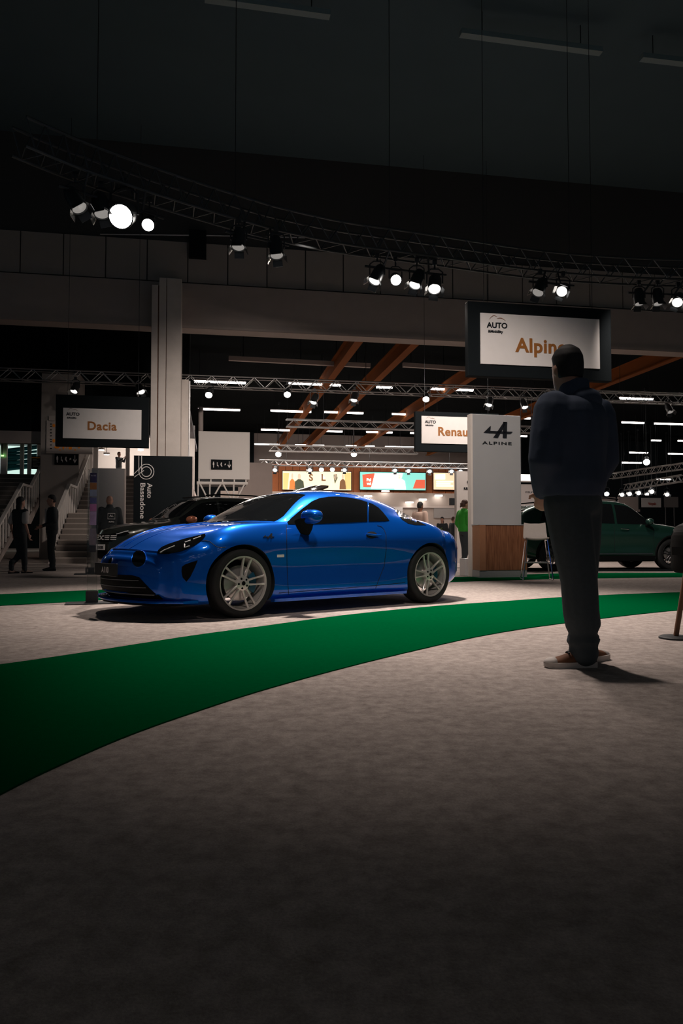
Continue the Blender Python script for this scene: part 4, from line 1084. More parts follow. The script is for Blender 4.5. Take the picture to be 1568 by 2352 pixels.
# ================================================================== totem with counter, stool
M_silver = mat('silver_laminate', (.60, .60, .60), .22, .35, noise=.05, nscale=3, coat=.3)
M_walnut = bpy.data.materials.new('walnut_veneer'); M_walnut.use_nodes = True
nt = M_walnut.node_tree; b = nt.nodes['Principled BSDF']; tc = nt.nodes.new('ShaderNodeTexCoord'); mp = nt.nodes.new('ShaderNodeMapping'); mp.inputs['Scale'].default_value = (14, 14, 1.2)
nz = nt.nodes.new('ShaderNodeTexNoise'); nz.inputs['Scale'].default_value = 3; nz.inputs['Detail'].default_value = 8
rp = nt.nodes.new('ShaderNodeValToRGB'); rp.color_ramp.elements[0].color = (.16, .062, .03, 1); rp.color_ramp.elements[1].color = (.32, .14, .07, 1); rp.color_ramp.elements[0].position = .3; rp.color_ramp.elements[1].position = .7
nt.links.new(tc.outputs['Object'], mp.inputs['Vector']); nt.links.new(mp.outputs['Vector'], nz.inputs['Vector']); nt.links.new(nz.outputs['Fac'], rp.inputs[0]); nt.links.new(rp.outputs[0], b.inputs['Base Color']); b.inputs['Roughness'].default_value = .35
TY = math.radians(14)
base = on_z(1087, 1325.5)
tot = empty('brand_totem', base, TY); TM = Matrix.Translation(base) @ Matrix.Rotation(TY, 4, 'Z'); TI = TM.inverted()
def on_tot(u, v, yy=0.0):
    o = TI @ CAMP; d = TI.to_3x3() @ ray(u, v); return o + d*((yy - o.y)/d.y)
w = on_tot(1197, 1200).x; ht = on_tot(1140, 953).z; hw = on_tot(1140, 1206).z
boxo('panel', (w/2, .07, (ht+hw)/2), (w, .14, ht-hw), M_silver, tot, bevel=.006)
boxo('edge_strip', (-.02, .07, ht/2), (.04, .15, ht), mat('pale_edge', (.75, .68, .62), .4, noise=.04), tot)
boxo('lower_panel', (.06, .07, hw/2), (.13, .14, hw), M_silver, tot)
for pc in badge_A(1):
    sc = on_tot(1160, 1005).x - on_tot(1127, 1005).x
    O = on_tot(1129, 1004.5)
    MB().prism(pc, lambda q: Vector((O.x+q[0]*sc*.92, -.012, O.z+q[1]*(on_tot(1140, 970).z-on_tot(1140, 1006).z))), lambda q: Vector((O.x+q[0]*sc*.92, .002, O.z+q[1]*(on_tot(1140, 970).z-on_tot(1140, 1006).z)))).build('emblem', M_ink, tot)
a, b2 = on_tot(1107, 1020), on_tot(1174, 1020)
texto('lettering', 'ALPINE', M_ink, tot, ((a.x+b2.x)/2, .0, a.z), None, width=b2.x-a.x, height=.055, bold=.01, depth=.01, spacing=1.25)
tag(tot, 'tall silver totem with black emblem and ALPINE lettering', 'totem')
# counter
ct = empty('reception_counter', TM @ Vector((0, 0, 0)), TY)
CY_ = -.37
xa, xb = on_tot(1102, 1260, CY_).x, on_tot(1211, 1260, CY_).x; hp_ = on_tot(1150, 1310, CY_).z; hc = on_tot(1150, 1206, CY_).z
boxo('front', ((xa+.125+xb)/2, CY_+.18, (hp_+hc)/2), (xb-xa-.125, .32, hc-hp_), M_walnut, ct, bevel=.004)
boxo('front_strip', (xa+.06, CY_+.17, (hp_+hc)/2), (.125, .32, hc-hp_), mat('light_walnut', (.36, .17, .09), .4, noise=.1), ct, bevel=.004)
boxo('plinth', ((xa+xb)/2, CY_+.19, hp_/2), (xb-xa, .32, hp_), mat('brushed_plinth', (.42, .43, .44), .35, .5, noise=.1), ct)
boxo('top', ((xa+xb)/2, CY_+.18, hc+.006), (xb-xa+.02, .34, .014), M_silver, ct)
tag(ct, 'walnut counter with grey plinth at the foot of the silver totem', 'counter')
# bar stool
sp = on_z(1232, 1331.5); st = empty('bar_stool', sp, math.radians(-8))
def on_st(u, v, dy=0.0):
    r = ray(u, v); t = (sp.y+dy)/r.y; P = CAMP + r*t; return Matrix.Rotation(math.radians(8), 4, 'Z') @ (P - sp)
zs = on_st(1230, 1238).z; zr = on_st(1230, 1288).z
M_shell = mat('stool_shell', (.52, .47, .43), .35, noise=.05)
rings = []
for i in range(9):   # seat curling up into the backrest
    t = i/8; pts = [(-.02, -.22, 0), (-.02, -.1, -.015), (.0, .05, -.01), (.0, .14, .03), (.0, .185, .10), (.0, .20, .18), (.0, .205, .25)]
prof = [(-.21, .012), (-.12, -.004), (0, -.008), (.10, .0), (.155, .03), (.185, .09), (.20, .17), (.21, .27)]
for (yy, zz), hw_ in zip(prof, (.19, .20, .205, .205, .205, .20, .195, .185)):
    rings.append([Vector((x*hw_, yy, zs+zz+.02*abs(x)**2)) for x in np.linspace(-1, 1, 9)] + [Vector((x*hw_, yy+.012*(zz > .02), zs+zz-.016+.02*abs(x)**2)) for x in np.linspace(1, -1, 9)])
MB().loft(rings).build('seat_shell', M_shell, st, angle=40)
legs = []
for sx in (-1, 1):
    for sy in (-1, 1):
        a = Vector((sx*.17, sy*.16, zs-.012)); b2 = Vector((sx*.25, sy*.22, .012)); legs.append((a, b2))
        tubeo('leg', [a, b2], .011, M_chrome, st)
def at(l, z): a, b2 = l; t = (z-a.z)/(b2.z-a.z); return a.lerp(b2, t)
for i, j in ((0, 2), (1, 3)): tubeo('foot_rest', [at(legs[i], .30), at(legs[j], .30)], .009, M_chrome, st)
for i, j in ((0, 1), (2, 3)): tubeo('floor_rail', [at(legs[i], .014), at(legs[j], .014)], .011, M_chrome, st); tubeo('seat_rail', [at(legs[i], zs-.02), at(legs[j], zs-.02)], .011, M_chrome, st)
tag(st, 'grey shell bar stool on thin chrome legs beside the walnut counter', 'stool')
# second, smaller totem behind
vv = 20.6; rt = empty('brand_totem', (0, 0, 0), HYAW)
a, c = loc_h(1048, 1082, vv), loc_h(1112, 1082, vv)
boxo('panel', ((a.x+c.x)/2, vv+.1, a.z/2), (c.x-a.x, .2, a.z), mat('pale_totem', (.62, .57, .54), .4, noise=.05), rt)
e = loc_h(1081, 1107, vv)
for sx in (1, -1):
    def P(q): return Vector((e.x+q[0]*.11*sx, vv-.01, e.z+q[1]*.2))
    MB().prism([(-.12, 1), (.30, 1), (-.42, .0), (.30, -1), (-.12, -1), (-.85, .0)][::1], lambda q: P((q[0] - .25, q[1])), lambda q: P((q[0] - .25, q[1]))+Vector((0, .015, 0))).build('emblem', M_ink, rt)
q0, q1 = loc_h(1065, 1124, vv), loc_h(1098, 1124, vv); texto('lettering', 'RENAULT', M_ink, rt, ((q0.x+q1.x)/2, vv, q0.z), None, width=q1.x-q0.x, height=.06, bold=.02, depth=.01)
tag(rt, 'pale totem with diamond emblem partly hidden behind the silver totem', 'totem')
# small mirrored block at its foot
o = boxo('display_plinth', on_z(1075, 1323)+Vector((0, .2, .165)), (.17, .3, .33), M_silver, R=Matrix.Rotation(HYAW, 3, 'Z'), bevel=.005); tag(o, 'low silver block beside the woman in the green jacket', 'plinth')
# speaker on the pale totem
o = boxo('wall_speaker', HU*loc_h(1040, 1152, vv-.05).x + HV*(vv+.05) + Vector((0, 0, loc_h(1040, 1152, vv).z)), (.13, .14, .21), M_black, R=Matrix.Rotation(HYAW, 3, 'Z'), bevel=.008)
tag(o, 'small black speaker fixed to the side of the pale totem', 'speaker')
# volvo wall
vw = 26.0; r = empty('brand_wall', (0, 0, 0), HYAW)
a, c = loc_h(1190, 1112, vw), loc_h(1262, 1112, vw); boxo('panel', ((a.x+c.x)/2, vw+.1, a.z/2), (c.x-a.x, .2, a.z), mat('bright_wall_panel', (.85, .78, .76), .5, noise=.03), r)
a, c = loc_h(1206, 1132.5, vw), loc_h(1227, 1132.5, vw); texto('lettering', 'VOLVO', M_ink, r, ((a.x+c.x)/2, vw, a.z), None, width=c.x-a.x, height=.07, bold=.03, depth=.01, spacing=1.6)
tag(r, 'bright pale wall reading VOLVO just right of the silver totem', 'display wall')
r = empty('light_box', (0, 0, 0), HYAW); panel_px('lit_face', 1193, 1090, 1225, 1104, 30, mat('lit_white', (.9, .9, .9), .5, emis=(1, .96, .93), estr=1.6), r, .1); panel_px('frame', 1192, 1104, 1235, 1107, 30, M_white, r, .12)
q = loc_h(1210, 1090, 30)
for t in (-.25, .25): tubeo('suspension_wire', [(q.x+t, 30.05, q.z), (q.x+t, 30.05, 9.37)], .012, M_dksteel, r, 6)
tag(r, 'small white light box above the pale VOLVO wall', 'light box')

# ================================================================== black banner wall
vb = 18.9; r = empty('banner_wall', (0, 0, 0), HYAW)
a, c = loc_h(307.5, 1046, vb), loc_h(442, 1046, vb)
boxo('panel', ((a.x+c.x)/2, vb+.15, a.z/2), (c.x-a.x, .3, a.z), M_matblack, r); boxo('edge', (c.x+.01, vb+.15, a.z/2), (.03, .3, a.z), M_taupe, r)
def V2(u, v): return loc_h(u, v, vb-.012)
for rr in (17.2, 11.2): tubeo('logo_line', [V2(336+rr*math.cos(t), 1083.5+rr*math.sin(t)) for t in np.linspace(-PI*.98, PI*.72, 40)] if False else [V2(336+rr*math.cos(t), 1083.5+rr*math.sin(t)) for t in np.linspace(0, 2*PI, 41)], .010, M_white, r, 6)
for x in (318.5, 325): tubeo('logo_line', [V2(x, 1047), V2(x, 1083.5)], .010, M_white, r, 6)
for dy in (0, 8): tubeo('logo_line', [V2(308, 1088+dy), V2(324+dy*.8, 1072.5+dy)], .010, M_white, r, 6)
RZ = Matrix.Rotation(PI/2, 3, 'Y')
for wd, x, y0, y1 in (('Auto', 338.5, 1109.5, 1144), ('Bassadone', 322.5, 1109.5, 1191)):
    p0, p1 = V2(x, y0), V2(x, y1)
    texto('lettering', wd, M_white, r, (p0.x, vb-.004, (p0.z+p1.z)/2), RZ, width=p0.z-p1.z, height=.125, bold=.012, depth=.008)
tag(r, 'tall black banner wall reading Auto Bassadone behind the dark car', 'banner wall')
# grey display wall left of it
vg = 18.2; r = empty('display_wall', (0, 0, 0), HYAW)
a, c = loc_h(211, 1075, vg), loc_h(285, 1075, vg); boxo('panel', ((a.x+c.x)/2, vg+.1, a.z/2), (c.x-a.x, .2, a.z), mat('gloss_grey', (.36, .34, .33), .12, noise=.05, coat=.5), r)
boxo('edge_trim', (c.x+.012, vg+.1, a.z/2), (.025, .21, a.z), M_taupe, r); tag(r, 'plain glossy grey display wall behind the bald man', 'display wall')

# white box on steel lattice
vx = 26.6; r = empty('ventilation_box', (0, 0, 0), HYAW)
a, c, d0 = loc_h(455, 1100, vx), loc_h(573, 1100, vx), loc_h(455, 990, vx)
boxo('casing', ((a.x+c.x)/2, vx+.8, (a.z+d0.z)/2), (c.x-a.x, 1.6, d0.z-a.z), M_white2, r, bevel=.01)
boxo('recess', ((a.x+c.x)/2-.05, vx+.82, a.z-.09), (c.x-a.x-.12, 1.5, .16), M_black, r)
for t in (0, .25, .5, .75, 1): boxo('foot', (a.x+.03+(c.x-a.x-.16)*t, vx+.05, a.z-.09), (.05, .1, .17), M_white2, r)
zt, zl = loc_h(455, 1109, vx).z, loc_h(455, 1152, vx).z
tubeo('lattice_chord', [(a.x-.05, vx+.03, zt), (c.x-.06, vx+.03, zt)], .055, M_white2, r); tubeo('lattice_chord', [(a.x-.05, vx+.03, zl), (c.x+.3, vx+.03, zl)], .045, M_white2, r)
X = lambda px: loc_h(px, 1130, vx).x
for p, q in ((454, 454), (458, 480), (481.5, 481.5), (486, 508), (508, 482) if False else (508, 486), (511, 533), (537, 537), (561, 541)):
    pass
for p, q in ((454.5, 454.5), (458, 480), (481.5, 481.5), (508, 484), (511, 534), (536.5, 536.5), (562, 540)):
    tubeo('lattice_bar', [(X(p), vx+.03, zt), (X(q), vx+.03, zl)], .028, M_white2, r)
for px in (454.5, 575): boxo('support', (X(px), vx+.8, zl/2), (.1, .1, zl), M_taupe, r)
tag(r, 'large white box on a white steel lattice right of the pillar', 'ventilation box')
wc_sign(484.5, 1056, 533, 1078, vx-.06, 'black toilet sign with down arrow on the large white box')
struct(hbox('wall_mid', X(574), loc_h(622, 1100, 40).x, 39, 39.3, 0, loc_h(600, 1063, 39).z, M_taupe), 'taupe wall behind the white box')
o = MB().tube([loc_h(461, 935, 27.4), loc_h(461, 988, 27.4)+Vector((0, 0, -.25))], .09, 12).build('vent_pipe', M_taupe, smooth=True); hall(o); tag(o, 'upright pale pipe above the large white box', 'pipe')

# ================================================================== illuminated screens
def lit(name, c, e): return mat(name, c, .5, emis=c, estr=e)
def screen(x0, y0, x1, y1, base, label, extras, vv=58.6):
    r = empty('led_screen', (0, 0, 0), HYAW)
    panel_px('picture', x0, y0, x1, y1, vv, base, r, .1); panel_px('frame', x0-1.5, y0-1.5, x1+1.5, y1+1.5, vv+.06, M_black, r, .12)
    for nm, poly, m in extras:
        MB().prism(poly, lambda q: loc_h(q[0], q[1], vv-.03), lambda q: loc_h(q[0], q[1], vv-.03)+Vector((0, .025, 0))).build(nm, m, r)
    tag(r, label, 'screen'); return r
L_cream = lit('screen_cream', (.95, .78, .52), 1.15); L_yel = lit('screen_yellow', (.85, .65, .25), .8); L_skin = lit('print_skin', (.85, .62, .45), .8); L_dk = lit('print_olive', (.10, .12, .07), .4); L_wh = lit('print_white', (1, .93, .85), 1.5)
L_br = lit('print_brown', (.30, .14, .06), .5); L_red = lit('print_red', (.75, .12, .06), .9); L_teal = lit('print_teal', (.25, .72, .62), 1.0); L_or = lit('print_orange', (.85, .22, .05), .9)
def oval(cx, cy, rx, ry): return [(cx+rx*math.cos(t), cy+ry*math.sin(t)) for t in [2*PI*i/14 for i in range(14)]]
def bust(cx, top, h, m, w): return [('printed_figure', [(cx-w, top+h), (cx-w*.8, top+h*.5), (cx-w*.2, top+h*.36), (cx+w*.2, top+h*.36), (cx+w*.8, top+h*.5), (cx+w, top+h)], m), ('printed_head', oval(cx, top+h*.2, w*.32, h*.19), L_skin)]
ex = [('printed_block', [(650, 1086), (664, 1086), (660, 1124), (650, 1124)], L_yel), ('printed_block', [(790, 1086), (806, 1086), (806, 1124), (794, 1124)], L_yel)]
ex += bust(671, 1086, 38, L_or, 7) + bust(687, 1087, 37, L_dk, 12) + bust(770, 1088, 36, L_cream, 10) + bust(787, 1087, 37, L_br, 8)
ex += [('printed_hair', [(766, 1090), (773, 1089), (775, 1098), (769, 1112), (767, 1104)], L_dk), ('printed_block', [(737, 1090), (746, 1098), (738, 1100)], L_wh)]
s1 = screen(649, 1084.5, 806, 1124, L_cream, 'left illuminated cream screen with printed figures and brown letters', ex)
for ch, x in (('S', 714), ('L', 743)):
    p = loc_h(x, 1104, 58.55); texto('printed_letter', ch, L_br, s1, (p.x, 58.58, p.z), None, height=.55, bold=.03, depth=.02)
ex = [('printed_block', [(832, 1090), (861, 1087), (852, 1119), (834, 1119)], L_red), ('printed_block', [(860, 1087), (925, 1087), (915, 1122), (852, 1122)], L_wh), ('printed_block', [(955, 1102), (976, 1102), (976, 1122), (948, 1122)], L_red)]
ex += bust(919, 1086, 38, L_wh, 13) + [('printed_hair', oval(915, 1094, 5, 6), L_yel)]
s2 = screen(827, 1086.5, 977, 1124, L_teal, 'middle illuminated turquoise screen with a printed figure and red blocks', ex)
for wd, y in (('Pal', 1105), ('vai', 1113.5)):
    p = loc_h(847, y, 58.52); texto('printed_letter', wd, L_wh, s2, (p.x, 58.56, p.z), None, height=.24, bold=.04, depth=.02)
s3 = screen(996, 1086.5, 1049, 1124, lit('screen_peach', (.95, .62, .40), 1.1), 'right illuminated peach screen cut off by the pale totem', [('printed_block', [(999, 1090), (1022, 1089), (1022, 1101), (999, 1101)], L_wh)] + [('printed_line', [(1002, 1105+k*5), (1040-6*(k % 2), 1105+k*5), (1040-6*(k % 2), 1107.5+k*5), (1002, 1107.5+k*5)], L_wh) for k in range(3)])

# ================================================================== right background: booth panels
vv = 42
for k, (x0, x1, y0, y1, lb) in enumerate([(1380, 1413, 1142, 1170, 'beige booth panel directly above the roof of the green car'), (1420, 1469, 1141.5, 1175, 'wide beige booth panel left of the small white hanging sign'), (1522, 1557, 1141.5, 1165, 'dark grey booth panel at the right of the small white hanging sign')]):
    r = empty('booth_panel', (0, 0, 0), HYAW); panel_px('panel', x0, y0, x1, y1, vv, M_taupe if k < 2 else mat('dark_grey_panel', (.22, .2, .19), .7), r, .1)  # last panel has a darker grey colour
    b = loc_h((x0+x1)/2, y1, vv)
    for t in (-.3, .3): boxo('post', (b.x+t, vv+.06, b.z/2), (.06, .06, b.z), M_black, r)
    tag(r, lb, 'booth panel')
r = empty('hanging_sign', (0, 0, 0), HYAW); panel_px('frame', 1468, 1138, 1524, 1170, vv-1, M_matblack, r, .12); panel_px('face', 1473, 1144, 1517.5, 1165, vv-1.02, M_white, r, .03)
p0, p1 = loc_h(1487, 1159.5, vv-1), loc_h(1505, 1159.5, vv-1); texto('lettering', 'Voyah', mat('red_print', (.35, .06, .04), .5), r, ((p0.x+p1.x)/2, vv-1.03, p0.z), None, width=p1.x-p0.x, bold=.03, depth=.02)
q = loc_h(1495, 1138, vv-1)
for t in (-.4, .4): tubeo('suspension_wire', [(q.x+t, vv-.94, q.z), (q.x+t, vv-.94, 9.37)], .012, M_dksteel, r, 6)
tag(r, 'small white hanging sign reading Voyah at far right', 'hanging sign')
# platform under the green car
o = hbox('display_platform', loc_h(1196, 1308, 15.4).x, 16, 15.2, 20, 0, .05, M_matblack) if False else None

# ================================================================== acrylic leaflet stand by the nose of the blue car
p = on_z(211, 1386); ar = empty('leaflet_stand', p, math.radians(17))
M_acryl = mat('clear_acrylic', (.92, .93, .93), .03, trans=1.0, ior=1.3, noise=.01)
boxo('foot_plate', (0, 0, .006), (.55, .30, .012), M_black, ar, bevel=.003)
boxo('base_block', (0, 0, .075), (.13, .10, .13), M_black, ar, bevel=.004)
zt = on_y(211, 1079, p.y).z
for sy in (-1, 1): boxo('acrylic_sheet', (0, sy*.045, (.14+zt)/2), (.10, .006, zt-.14), M_acryl, ar)
boxo('acrylic_edge', (.05, 0, (.14+zt)/2), (.008, .098, zt-.14), M_acryl, ar); boxo('acrylic_edge', (-.05, 0, (.14+zt)/2), (.008, .098, zt-.14), M_acryl, ar)
PO = [(1086, 1108, (.05, .035, .09)), (1109, 1124, (.45, .16, .03)), (1125, 1140, (.35, .38, .45)), (1143, 1156, (.16, .15, .30)), (1158, 1174, (.75, .25, .45)), (1175, 1206, (.62, .42, .58)), (1214, 1252, (.30, .24, .26)), (1253, 1268, (.05, .05, .055))]
for k, (y0, y1, c) in enumerate(PO):
    z0, z1 = on_y(211, y1, p.y).z, on_y(211, y0, p.y).z
    o = boxo('leaflet', (0, 0, (z0+z1)/2), (.07, .02, z1-z0), mat('leaflet_print_%d' % k, c, .35, noise=.35, nscale=18), ar)
texto('leaflet_lettering', 'A110', M_white, ar, (0, -.012, on_y(211, 1094, p.y).z), None, width=.05, bold=.01, depth=.002)
tag(ar, 'clear acrylic leaflet stand on a black base at the nose of the blue car', 'leaflet stand')
# second stand base behind it
p = on_z(204, 1319); r = empty('sign_stand', p, .3); boxo('foot_plate', (0, 0, .008), (.55, .35, .016), M_black, r); boxo('base_block', (.02, 0, .075), (.17, .12, .13), M_black, r, bevel=.004); boxo('acrylic_sheet', (.02, 0, .75), (.16, .02, 1.2), M_acryl, r)
tag(r, 'clear sign stand with a small black foot near the nose of the dark car', 'sign stand')
# slanted post at the right edge
p = on_z(1552, 1467); r = empty('barrier_post', p); MB().lathe([(.001, .02), (.10, .02), (.115, .012), (.115, 0), (.001, 0)], 32).build('foot', M_black, r, angle=40)
q = on_y(1580, 1280, p.y) - p; tubeo('post', [(0, 0, .02), q], .018, mat('brown_post', (.16, .075, .04), .5, noise=.2), r, 12); MB().lathe([(.001, .04), (.022, .03), (.025, 0), (.02, -.05)], 16, q).build('cap', M_black, r, angle=40)
tag(r, 'slanted brown post on a round black foot at the right edge', 'post')
# tube lights of the hall on the camera's side, seen mirrored in the car
M_led2 = mat('led_tube_small', (0.9, 0.9, 0.9), 0.4, emis=(1, 0.95, 0.92), estr=11.0)
for j, Y in enumerate((-15.0, -24.0, -34.0)):
    for i, X in enumerate((-14, -9.5, -5, -.5, 4, 8.5, 13)):
        P = HU*(X + (j % 2)*1.2) + HV*Y + Vector((0, 0, 8.2)); r = empty('tube_light', P, HYAW)
        boxo('diffuser', (0, 0, 0), (1.9, .10, .07), M_led2, r); boxo('housing', (0, 0, .06), (1.34, .14, .05), M_white, r)
        for t in (-.5, .5): tubeo('suspension_cable', [(t, 0, .08), (t, 0, 4.57)], .01, M_dksteel, r, 5)
        tag(r, 'tube light behind the camera mirrored in the blue car, %s of the %s row' % (ORD[i], ['nearest', 'middle', 'farthest'][j]), 'ceiling light', 'tube lights behind the camera')
# ================================================================== other cars
WX = [2.28, 2.24, 2.12, 1.87, 1.45, 1.1, .85, .5, .1, -.4, -.9, -1.45, -1.9, -2.15, -2.28, -2.33]
WLY = [[0]*16,
 [.40, .50, .60, .66, .68, .70, .70, .70, .70, .70, .70, .70, .66, .60, .54, .48],
 [.58, .68, .78, .84, .86, .85, .84, .83, .83, .83, .84, .86, .84, .78, .72, .66],
 [.60, .71, .81, .865, .885, .88, .87, .865, .86, .86, .87, .885, .865, .81, .75, .68],
 [.60, .72, .815, .87, .89, .885, .87, .86, .86, .86, .87, .89, .87, .82, .76, .69],
 [.58, .70, .80, .865, .89, .89, .885, .88, .88, .88, .885, .89, .87, .83, .77, .70],
 [.50, .60, .72, .785, .805, .81, .81, .81, .81, .81, .81, .81, .80, .77, .72, .66],
 [.36, .44, .54, .60, .66, .70, .75, .75, .745, .745, .74, .74, .73, .70, .66, .60],
 [.25, .30, .38, .44, .50, .54, .64, .64, .635, .635, .63, .63, .62, .60, .57, .54],
 [.12, .15, .19, .22, .25, .27, .33, .34, .34, .34, .34, .34, .33, .32, .30, .28],
 [0]*16]
WLZ = [[.30, .27, .25, .24, .24, .24, .24, .24, .24, .24, .24, .25, .28, .31, .35, .40],
 [.29, .26, .24, .23, .23, .23, .23, .23, .23, .23, .23, .24, .27, .30, .34, .39],
 [.30, .26, .23, .22, .22, .22, .22, .22, .22, .22, .22, .23, .26, .30, .34, .39],
 [.42, .38, .36, .35, .35, .35, .35, .35, .35, .35, .35, .36, .40, .44, .47, .50],
 [.56, .56, .56, .57, .58, .58, .58, .58, .58, .58, .58, .60, .62, .64, .65, .66],
 [.68, .73, .78, .82, .85, .86, .87, .88, .88, .89, .90, .92, .93, .93, .92, .88],
 [.76, .83, .88, .94, .98, 1.0, 1.02, 1.03, 1.04, 1.05, 1.07, 1.08, 1.08, 1.06, 1.02, .95],
 [.79, .86, .92, .98, 1.03, 1.07, 1.14, 1.28, 1.32, 1.33, 1.33, 1.32, 1.30, 1.24, 1.12, 1.0],
 [.80, .87, .94, 1.0, 1.05, 1.10, 1.25, 1.48, 1.545, 1.555, 1.55, 1.53, 1.48, 1.37, 1.2, 1.03],
 [.80, .875, .945, 1.01, 1.06, 1.12, 1.30, 1.54, 1.60, 1.61, 1.60, 1.58, 1.52, 1.40, 1.22, 1.05],
 [.80, .876, .947, 1.012, 1.065, 1.13, 1.32, 1.55, 1.612, 1.622, 1.612, 1.59, 1.53, 1.41, 1.23, 1.06]]
def wbend(x):
    if x > 1.45: return .38*min(1, (x-1.45)/.6)**1.3
    if x < -1.45: return -.22*min(1, (-1.45-x)/.6)**1.3
    return 0.0
def wagon(name, loc, yaw, paint, label, roof=1.0, R=.34, rim=M_darkalloy, coupe=0.0, cat='car', mirror_mat=None, chrome_sill=False, near=None, plate_mat=None):
    root = empty(name, loc, yaw); tag(root, label, cat)
    Z = [list(r) for r in WLZ]
    for k in (7, 8, 9, 10):
        for i in range(len(WX)):
            base = WLZ[6][i]; Z[k][i] = base + (Z[k][i]-base)*roof - coupe*max(0, -WX[i]-.2)*(.03*(k-6))
    mb = MB(); mb.loft(car_shell(WX, WLY, Z, wbend, 110, 56))
    bd = mb.build('body', [paint, M_liner], root, smooth=True)
    me = wheel_cut(bd, [(1.45, R), (-1.45, R)], R+.05); me.polygons.foreach_set('use_smooth', [True]*len(me.polygons)); me.set_sharp_from_angle(angle=math.radians(38))
    D = Decal(bd); side = lambda p: (Vector((p[0], 3, p[1])), Vector((0, -1, 0))); top = lambda p: (Vector((p[0], p[1], 4)), Vector((0, 0, -1)))
    fr = lambda p: (Vector((5, p[0], p[1])), Vector((-1, 0, 0))); bk = lambda p: (Vector((-5, p[0], p[1])), Vector((1, 0, 0)))
    zr = lambda x: float(hermite(WX, Z[8], [x])[0]); zbelt = lambda x: float(hermite(WX, WLZ[6], [x])[0])
    def both(g, nm, m, par=None, **kw):
        if kw.pop('smooth', False): kw['angle'] = 45
        a = g.build(nm, m, par or root, **kw); b = mirrored(g).build(nm, m, par or root, **kw); return a, b
    # side windows
    for xs in ((.98, .12), (.06, -.84), (-.92, -1.75)):
        n = 8; X = np.linspace(xs[0], xs[1], n+1)
        topl = [(x, max(zbelt(x)+.03, zr(x)-.05)) for x in X]; bot = [(x, zbelt(x)+.015) for x in X[::-1]]
        if xs[1] < -1.5: topl[-1] = (-1.62, topl[-1][1])
        both(D.panel(topl + bot, side, .05, .004), 'side_window', M_glass, smooth=True)
    w = [(1.16, 0), (1.13, .3), (1.05, .52), (.93, .66), (.72, .615), (.50, .565), (.47, .3), (.46, 0)]; w += [(x, -y) for x, y in w[-2:0:-1]]
    D.panel(w, top, .05, .004).build('windscreen', M_glass, root, smooth=True)
    zt, zb_ = Z[8][12]-.06, WLZ[6][13]+.06
    D.panel([(-.56, zt), (.56, zt), (.62, zb_), (-.62, zb_)], bk, .06, .005).build('rear_window', M_glass, root, smooth=True)
    both(D.panel([(.34, .80), (.52, .835), (.66, .86), (.72, .82), (.66, .77), (.45, .755)], fr, .03, .006), 'headlamp', M_lampglass, smooth=True)
    both(D.panel([(.40, .88), (.66, .90), (.72, .98), (.66, 1.0), (.60, .93), (.40, .91)], bk, .03, .006), 'tail_lamp', mat('tail_lamp_amber', (.6, .12, .02), .2, emis=(1, .3, .04), estr=.5), smooth=True)
    g = D.panel([(-.42, .66), (.42, .66), (.46, .80), (-.46, .80)], fr, .05, .005).build('grille', M_trim, root)
    D.panel([(-.6, .33), (.6, .33), (.5, .48), (-.5, .48)], fr, .05, .005).build('lower_grille', M_trim, root)
    pl_ = boxo('number_plate', (2.315, 0, .55), (.012, .5, .11), plate_mat or M_signface, root)
    # arch cladding and sills
    for sx in (1.45, -1.45):
        pts = [(sx+(R+.055)*math.cos(t), R+(R+.055)*math.sin(t)) for t in np.linspace(-.15, PI+.15, 24)]
        both(D.line(pts, side, .05, .022, .0), 'arch_cladding', M_trim, smooth=True)
    both(MB().loft([[Vector((x, .80, .20)), Vector((x, .885, .22)), Vector((x, .89, .33)), Vector((x, .80, .34))] for x in np.linspace(1.02, -1.02, 8)]), 'sill_cladding', M_trim)
    if chrome_sill: both(MB().loft([[Vector((x, .885, .36)), Vector((x, .9, .365)), Vector((x, .9, .39)), Vector((x, .885, .395))] for x in np.linspace(.95, -.95, 8)]), 'chrome_strip', M_chrome)
    for x in (1.0, .02, -.92): both(D.line([(x, zbelt(x)-.02), (x-.02, .75), (x, .42)], side, .06, .004), 'door_seam', M_seam)
    for x in (.25, -.65): both(MB().tube([(x+.1, .895, .93), (x+.04, .915, .935), (x-.06, .915, .94), (x-.1, .895, .94)], .012, 8), 'door_handle', M_chrome, smooth=True)
    m = MB(); rings = []
    for t in np.linspace(-1, 1, 11):
        q = math.sqrt(max(0, 1-abs(t)**2.8))
        rings.append([Vector((.82-.02*t+.09*q*math.cos(a)+.001, .985+.115*t, 1.10+.075*q*math.sin(a)+.001*math.sin(a))) for a in [2*PI*k/16 for k in range(16)]])
    m.loft(rings); a, b = both(m, 'door_mirror', mirror_mat or paint, smooth=True)
    arm = MB().tube([(.84, .82, 1.0), (.83, .93, 1.04)], .03, 8); arm.build('mirror_arm', M_trim, a); mirrored(arm).build('mirror_arm', M_trim, b)
    for sd in (1, -1):
        tubeo('roof_rail', [(.3, sd*.56, 0.0+zr(.3)+.09), (0, sd*.57, zr(0)+.10), (-.8, sd*.57, zr(-.8)+.10), (-1.6, sd*.55, zr(-1.6)+.08)], .016, M_trim, root)
        for wx in (1.45, -1.45): build_wheel('wheel', root, (wx, .875*sd, R), R, R*.70, sd, .3 if wx > 0 else .9, rim, caliper=False)
    return root, D, bd, pl_

